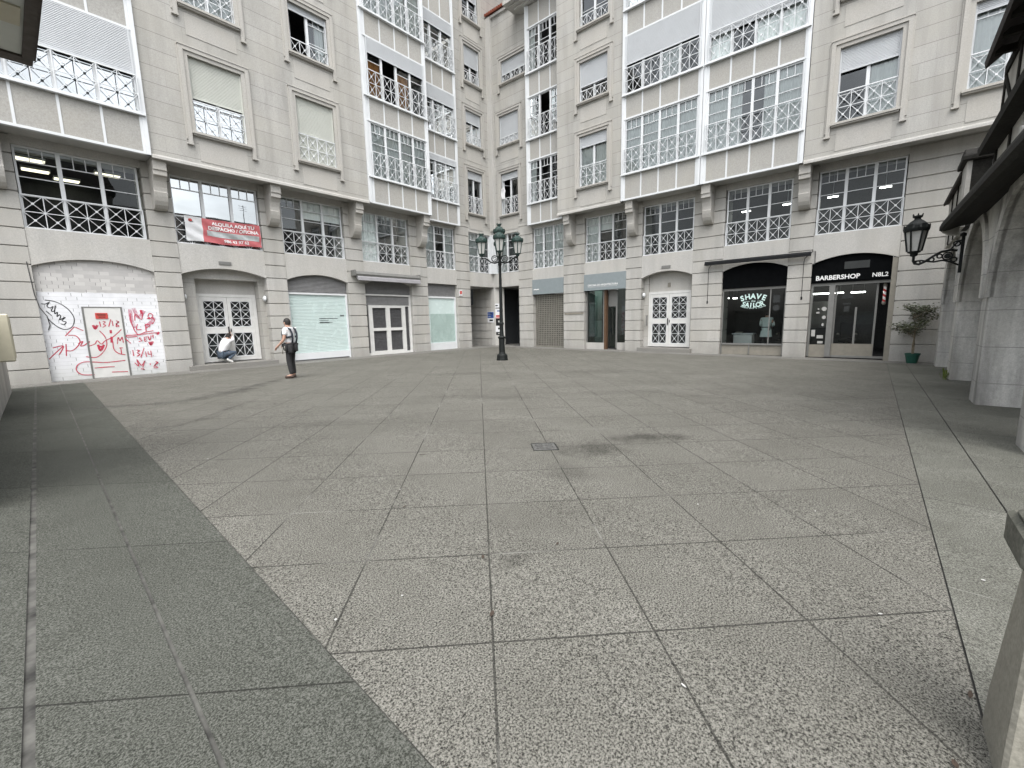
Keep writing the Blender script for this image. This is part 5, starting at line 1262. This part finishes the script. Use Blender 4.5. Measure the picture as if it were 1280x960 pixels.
# ------------------------------------------------------------------ neighbour on the left, and houses behind the camera (seen in the glass)
NB = empty('neighbour_building', (-.8, 8, 0)); tag(NB, 'pale rendered garden wall and porch with a grey balcony at the far left edge', 'building')
b = MB(); b.prism([(xl(5.6, -.62), 5.6), (xl(6.4, -.62), 6.4), (-1.1, 6.4), (-1.1, 5.6)], -.3, 4.4, 0, 'xy'); part('porch_pier', b, M['plaster'], NB); b = MB(); b.prism([(xl(6.4, -.62), 6.401), (xl(16.8, -.62), 16.8), (-1.2, 16.8), (-1.2, 6.401)], -.3, 1.9, 0, 'xy'); part('wall', b, M['plaster'], NB)
b = MB(); b.prism([(xl(4.5, -.52), 4.5), (xl(6.5, -.52), 6.5), (-1.2, 6.5), (-1.2, 4.5)], 4.4, 4.55, 0, 'xy'); part('eave', b, M['brown'], NB)
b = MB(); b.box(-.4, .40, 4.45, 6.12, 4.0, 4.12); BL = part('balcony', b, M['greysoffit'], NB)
b = MB(); b.box(.40, .47, 4.45, 6.27, 3.98, 4.16); b.box(-.45, .40, 6.12, 6.27, 3.981, 4.159); b.box(.47, .50, 4.45, 6.31, 4.05, 4.2); b.box(-.45, .47, 6.27, 6.31, 4.052, 4.198); part('rim', b, M['brown'], BL)
b = MB(); b.box(.05, .38, 5.25, 5.55, 3.985, 3.999); part('soffit_hatch', b, M['beigebox'], BL)
b = MB()
for k in range(11): b.box(.42, .45, 4.5+k*.17, 4.53+k*.17, 4.2, 5.2)
b.box(.40, .47, 4.45, 6.27, 5.2, 5.26); part('balustrade', b, M['iron'], BL)
UB = empty('utility_box', (-.05, 12.3, 1.0)); tag(UB, 'beige enamelled utility box on the wall at the left edge', 'utility box')
b = MB(); b.box(-.26, .055, 11.6, 13.0, 1.0, 1.83); part('cabinet', b, M['beigebox'], UB, bevel=.02)
b = MB(); b.box(.056, .066, 11.7, 12.9, 1.06, 1.78); part('cover', b, M['beigebox'], UB)
b = MB(); b.tube([(-.1, 12.4, 1.83), (-.08, 12.6, 2.1), (-.2, 12.7, 2.4)], .02, 6); part('conduit', b, M['pipe'], UB)
def house(name, label, x0, x1, y0, y1, z, ridge, mat, ws):
    r = empty(name, ((x0+x1)/2, (y0+y1)/2, 0)); tag(r, label, 'house')
    b = MB(); b.box(x0, x1, y0, y1, -.3, z); part('wall', b, M[mat], r)
    b = MB(); b.prism([(y1+.5, z-.1), (y1+.5, z+.1), ((y0+y1)/2, ridge), (y0-.5, z+.1), (y0-.5, z-.1)], x0-.2, x1+.2, 0, 'yz'); part('roof', b, M['roof'], r)
    for x in ws[0]:
        for zz in ws[1]:
            b = MB(); b.box(x-.55, x+.55, y1, y1+.06, zz, zz+1.7); w = part('window', b, M['white'], r)
            b = MB(); b.box(x-.46, x-.03, y1+.061, y1+.066, zz+.1, zz+1.6); b.box(x+.03, x+.46, y1+.061, y1+.066, zz+.1, zz+1.6); part('pane', b, M['black'], w)
    for x in (x0+2.2, (x0+x1)/2+1, x1-2):
        b = MB(); b.tube([(x, (y0+y1)/2, ridge-.3), (x, (y0+y1)/2, ridge+1.6)], .03, 6)
        for k in range(3): b.tube([(x-.35, (y0+y1)/2, ridge+1.1+k*.2), (x+.35, (y0+y1)/2, ridge+1.1+k*.2)], .015, 5)
        part('aerial', b, M['iron'], r)
house('row_house', 'plain rendered row house with dark roof behind the arcaded house', 7, 24, -13, -8, 8.2, 11.6, 'plaster', ([9, 12, 15, 18, 21], [5.5]))
house('row_house', 'taller rendered row house behind the viewer across the lane', -10, 8, -26, -18, 14, 17.5, 'plaster', ([-6, -3, 0, 3, 6], [1.2, 4.6, 8.0, 11.2]))

# ------------------------------------------------------------------ people
def skinned(verts, edges, rad, sub=2):
    me = bpy.data.meshes.new('s'); me.from_pydata([tuple(v) for v in verts], edges, [])
    o = bpy.data.objects.new('s', me); COL.objects.link(o)
    sk = o.modifiers.new('skin', 'SKIN'); sk.use_smooth_shade = True
    if not me.skin_vertices: return None
    for i, d in enumerate(me.skin_vertices[0].data):
        r = rad[i]; d.radius = (r, r) if not isinstance(r, tuple) else r; d.use_root = (i == 0)
    ss = o.modifiers.new('sub', 'SUBSURF'); ss.levels = sub; ss.render_levels = sub
    dg = bpy.context.evaluated_depsgraph_get(); ev = o.evaluated_get(dg); m2 = ev.to_mesh()
    mb = MB(); mb.v = [tuple(v.co) for v in m2.vertices]; mb.f = [tuple(p.vertices) for p in m2.polygons]; mb.mi = [0]*len(mb.f)
    ev.to_mesh_clear(); COL.objects.unlink(o); bpy.data.objects.remove(o)
    return mb
def ellipsoid(c, r, n=12, m=8, z0=-1, z1=1, rot=None):
    b = MB(); rows = []
    for j in range(m+1):
        s_ = z0+(z1-z0)*j/m; q = math.sqrt(max(0, 1-s_*s_))
        rows.append([(r[0]*q*math.cos(2*math.pi*k/n), r[1]*q*math.sin(2*math.pi*k/n), r[2]*s_) for k in range(n)])
    b.grid(rows, 0, True)
    Rm = rot or Matrix.Identity(3)
    b.v = [tuple(Vector(c)+Rm @ Vector(p)) for p in b.v]; return b
def person(label, world, J, shirt, trousers, shoe, sleeves_long, extra=None, coat=None):
    """J: joint dictionary in metres, x forward, y left, z up"""
    root = empty('person', world); tag(root, label, 'person')
    names = ['pelvis', 'spine', 'chest', 'neck', 'head0', 'head1']
    V = [J[n] for n in names]; rad = [(.115, .14), (.10, .13), (.11, .155), .055, .088, .08]
    E = [(0, 1), (1, 2), (2, 3), (3, 4), (4, 5)]
    def chain(start, pts, rs):
        i = start
        for p, r in zip(pts, rs): V.append(p); rad.append(r); E.append((i, len(V)-1)); i = len(V)-1
        return i
    for s in 'LR':
        chain(0, [J['hip'+s], J['knee'+s], J['ankle'+s], J['toe'+s]], [.085, .06, .042, .032])
        h = chain(2, [J['sh'+s], J['el'+s], J['wr'+s]], [.06, .042, .03])
        w = Vector(J['wr'+s]); d = (w-Vector(J['el'+s])).normalized(); sd = d.cross(Vector((0, 0, 1))); sd = sd.normalized() if sd.length > .1 else Vector((0, 1, 0)); up = sd.cross(d)
        pm = chain(h, [tuple(w+d*.06)], [.03])
        for k, (o_, L) in enumerate(((-.030, .07), (-.010, .085), (.010, .08), (.030, .065))):
            b0 = w+d*.085+sd*o_; chain(pm, [tuple(b0), tuple(b0+d*L*.55-up*.012), tuple(b0+d*L-up*.035)], [.0105, .0095, .008])
        chain(h, [tuple(w+d*.045+sd*.04), tuple(w+d*.085+sd*.062-up*.02)], [.012, .010])
    body = skinned(V, E, rad)
    hd = (Vector(J['head0'])+Vector(J['head1']))/2; fw = Vector(J.get('look', (1, 0, 0))).normalized(); lf_ = Vector((-fw.y, fw.x, 0)).normalized(); upv = fw.cross(lf_)
    Rm = Matrix((fw, lf_, upv)).transposed()
    hc = hd+fw*.012
    body.add(ellipsoid(hc, (.098, .078, .118), 14, 10, rot=Rm))
    body.add(ellipsoid(hc+fw*.10-upv*.015, (.022, .014, .028), 8, 6, rot=Rm))
    for s in (-1, 1): body.add(ellipsoid(hc+lf_*s*.08-upv*.01, (.022, .012, .034), 8, 6, rot=Rm))
    body.add(ellipsoid(hc+fw*.088-upv*.062, (.016, .024, .008), 8, 6, rot=Rm))
    bo = part('body', body, M['skin'], root, WORLD, (0, 0, 0), True); WMfix(bo, root, world)
    def put(name, mb, mat, par=None): o = part(name, mb, M[mat], par or root, WORLD, (0, 0, 0), True); WMfix(o, par or root, world); return o
    e = MB()
    for s in (-1, 1): e.add(ellipsoid(hc+fw*.088+lf_*s*.033+upv*.012, (.012, .014, .009), 8, 6, rot=Rm))
    put('eyes', e, 'hair')
    hr = ellipsoid(hc-fw*.012+upv*.018, (.106, .089, .118), 16, 10, -.05, 1, Rm); hr.add(ellipsoid(hc-fw*.03-upv*.01, (.083, .083, .10), 14, 8, -.6, .9, Rm)); put('hair', hr, 'hair')
    # shirt
    V2 = [J['pelvis'], J['spine'], J['chest'], J['neck']]; r2_ = [(.14, .17), (.135, .165), (.145, .19), .075]; E2 = [(0, 1), (1, 2), (2, 3)]
    for s in 'LR':
        V2 += [J['sh'+s]]; r2_.append(.09); E2.append((2, len(V2)-1)); a = Vector(J['sh'+s]); c = Vector(J['el'+s])
        if sleeves_long: V2 += [J['el'+s], tuple(c.lerp(Vector(J['wr'+s]), .9))]; r2_ += [.056, .044]; E2 += [(len(V2)-3, len(V2)-2), (len(V2)-2, len(V2)-1)]
        else: V2 += [tuple(a.lerp(c, .55))]; r2_.append(.064); E2.append((len(V2)-2, len(V2)-1))
    put('shirt', skinned(V2, E2, r2_), shirt)
    V3 = [J['pelvis']]; r3 = [(.135, .16)]; E3 = []
    for s in 'LR':
        V3 += [J['hip'+s], J['knee'+s], tuple(Vector(J['ankle'+s])+Vector((0, 0, .0)))]; r3 += [.105, .078, .062]; n = len(V3); E3 += [(0, n-3), (n-3, n-2), (n-2, n-1)]
    put('trousers', skinned(V3, E3, r3), trousers)
    for s in 'LR':
        a, t = Vector(J['ankle'+s]), Vector(J['toe'+s]); d = (t-a); d2 = Vector((d.x, d.y, 0)).normalized()
        heel = a-d2*.05+Vector((0, 0, -.045)) if J.get('flat', True) else a-d.normalized()*.06
        put('shoe', skinned([tuple(heel), tuple(a.lerp(t, .45)+Vector((0, 0, -.025))), tuple(t+d.normalized()*.04)], [(0, 1), (1, 2)], [.05, .05, .04]), shoe)
    return root, put
# worker in the plaza
P1 = (5.38, 13.20); w1 = Matrix.Translation((*P1, 0)) @ Matrix.Rotation(R_(128), 4, 'Z')
J1 = dict(pelvis=(0, 0, .96), spine=(.0, 0, 1.12), chest=(.01, 0, 1.34), neck=(.02, 0, 1.49), head0=(.035, 0, 1.57), head1=(.04, 0, 1.66), look=(.93, -.35, -.05),
          hipL=(0, .09, .90), kneeL=(.03, .10, .50), ankleL=(-.03, .11, .09), toeL=(.14, .13, .035), hipR=(0, -.09, .90), kneeR=(.05, -.10, .50), ankleR=(.02, -.11, .09), toeR=(.19, -.13, .035),
          shL=(.0, .20, 1.40), elL=(.04, .25, 1.12), wrL=(.24, .22, .95), shR=(.0, -.20, 1.40), elR=(.06, -.25, 1.13), wrR=(.26, -.18, 1.0))
pr, put = person('worker in white t-shirt with dark harness and tool belt standing in the plaza', w1, J1, 'white_cloth', 'trousers', 'shoe', False)
b = MB()
for s in (-1, 1):
    b.tube([(-.12, s*.10, 1.02), (-.152, s*.11, 1.15), (-.15, s*.12, 1.30), (-.11, s*.13, 1.42), (-.02, s*.135, 1.475), (.08, s*.13, 1.44), (.145, s*.12, 1.33), (.145, s*.11, 1.18), (.13, s*.09, 1.08)], .026, 6)
    b.tube([(.14, s*.12, 1.22), (.06, s*.19, 1.2), (-.06, s*.19, 1.2), (-.15, s*.11, 1.22)], .028, 6)
b.box(.12, .18, -.10, .10, 1.10, 1.32); put('harness', b, 'harness')
b = MB()
b.tube([(.145*math.cos(t), .18*math.sin(t), 1.0+.01*math.sin(3*t)) for t in [k*math.pi/12 for k in range(25)]], .032, 8)
bt = put('tool_belt', b, 'trousers')
for x, y, w, h, z in ((.02, .21, .10, .20, .80), (-.10, .18, .13, .24, .74), (-.17, .02, .09, .20, .78), (.12, .15, .08, .16, .84), (.05, -.20, .10, .18, .82)):
    q = MB(); q.box(x-w/2, x+w/2, y-.05, y+.05, z, z+h); o = put('pouch', q, 'trousers', bt); m_ = o.modifiers.new('edge wear', 'BEVEL'); m_.width = .02; m_.segments = 2
q = MB(); q.tube([(.1, .235, .92), (.11, .245, .72)], .012, 6); q.tube([(.02, .27, .95), (.02, .275, .80)], .01, 6); put('hand_tools', q, 'greymetal', bt)
# worker crouching at the door lock
w2 = Matrix.Translation((5.36, 19.08, .17)) @ Matrix.Rotation(R_(14), 4, 'Z')
J2 = dict(pelvis=(-.14, 0, .36), spine=(-.05, 0, .52), chest=(.06, .0, .76), neck=(.13, .02, .90), head0=(.18, .03, .96), head1=(.215, .04, 1.03), look=(.8, .35, -.5), flat=False,
          hipL=(-.1, .10, .33), kneeL=(.30, .17, .42), ankleL=(.0, .13, .12), toeL=(.13, .14, .04), hipR=(-.1, -.10, .33), kneeR=(.33, -.13, .40), ankleR=(.0, -.12, .13), toeR=(.14, -.14, .04),
          shL=(.08, .19, .82), elL=(.26, .24, .94), wrL=(.36, .28, 1.08), shR=(.07, -.19, .82), elR=(.29, -.10, .86), wrR=(.37, .14, 1.02))
person('worker in white shirt and jeans crouching at the lock of the left entrance', w2, J2, 'white_cloth', 'jeans', 'shoe_white', True)
# barber behind the shop window
w3 = RW.W(-3.92, 1.5, -.05) @ Matrix.Rotation(R_(80), 4, 'Z')
J3 = {k: v for k, v in J1.items()}
J3.update(look=(1, .2, -.3), wrL=(.30, .12, 1.08), wrR=(.30, -.12, 1.08), elL=(.06, .27, 1.14), elR=(.06, -.27, 1.14))
pr3, put3 = person('barber in a pale green work coat standing back turned in the shop window', w3, J3, 'coat', 'trousers', 'shoe', True)
b = MB(); b.grid([[((.16+.05*t)*math.cos(a), (.185+.06*t)*math.sin(a)*(1+.03*math.sin(a*6)*t), 1.06-.42*t) for a in [k*math.pi/12 for k in range(24)]] for t in [i/5 for i in range(6)]], 0, True); put3('coat_skirt', b, 'coat')
b = MB(); b.tube([(.165*math.cos(t), .19*math.sin(t), 1.06) for t in [k*math.pi/12 for k in range(25)]], .02, 6); put3('apron_tie', b, 'greysticker')

# ------------------------------------------------------------------ light, sky, camera
W = bpy.data.worlds.new('World'); scn.world = W; W.use_nodes = True
nt = W.node_tree; nt.nodes.clear(); N = NT(nt)
sky = N.n('ShaderNodeTexSky', sky_type='NISHITA'); sky.sun_disc = False
SUN_EL, SUN_AZ = 62, 224   # degrees above the horizon, bearing clockwise from +Y
sky.sun_elevation = R_(SUN_EL); sky.sun_rotation = R_(SUN_AZ); sky.air_density = 1.2; sky.dust_density = 4; sky.ozone_density = 1.5
hs = N.n('ShaderNodeHueSaturation'); hs.inputs['Saturation'].default_value = .26; N.l(sky.outputs[0], hs.inputs['Color'])
tc = N.n('ShaderNodeTexCoord').outputs['Generated']
cl = N.noise(N.scale(tc, (1, 1, 2.2)), 2.6, 6, .58, .4)
cloud = N.ramp(cl, [(.35, .78), (.62, 1.35)])
mxc = N.mix(1.0, hs.outputs[0], cloud, 'MULTIPLY')
bg = N.n('ShaderNodeBackground'); N.l(mxc, bg.inputs[0]); bg.inputs[1].default_value = SKY_STRENGTH
wo = N.n('ShaderNodeOutputWorld'); N.l(bg.outputs[0], wo.inputs[0])
sl = bpy.data.lights.new('Sun', 'SUN'); sl.energy = SUN_STRENGTH; sl.angle = R_(70); sl.color = (1, .985, .96)
so = bpy.data.objects.new('Sun', sl); COL.objects.link(so)
az, el = R_(SUN_AZ), R_(SUN_EL); sd = Vector((math.sin(az)*math.cos(el), math.cos(az)*math.cos(el), math.sin(el)))
so.rotation_euler = sd.to_track_quat('Z', 'Y').to_euler(); so.location = sd*60
cam = bpy.data.cameras.new('Camera'); co = bpy.data.objects.new('Camera', cam); COL.objects.link(co); scn.camera = co
cam.sensor_width = 36; cam.sensor_fit = 'HORIZONTAL'; cam.lens = 36*537.92/1280; cam.clip_start = .05; cam.clip_end = 1000
rt, up, fwd = Vector((.650516, -.759186, -.021602)), Vector((.123974, .078081, .989209)), Vector((.749306, .646174, -.144912))
mw = Matrix((rt, up, -fwd)).transposed().to_4x4(); mw.translation = (0, 0, 1.52); co.matrix_world = mw
scn.view_settings.view_transform = 'Standard'; scn.view_settings.look = 'None'; scn.view_settings.exposure = EXPOSURE; scn.view_settings.gamma = 1
scn.view_settings.use_curve_mapping = False
scn.render.engine = 'CYCLES'; scn.cycles.max_bounces = 8; scn.cycles.transparent_max_bounces = 12; scn.cycles.caustics_reflective = False; scn.cycles.caustics_refractive = False
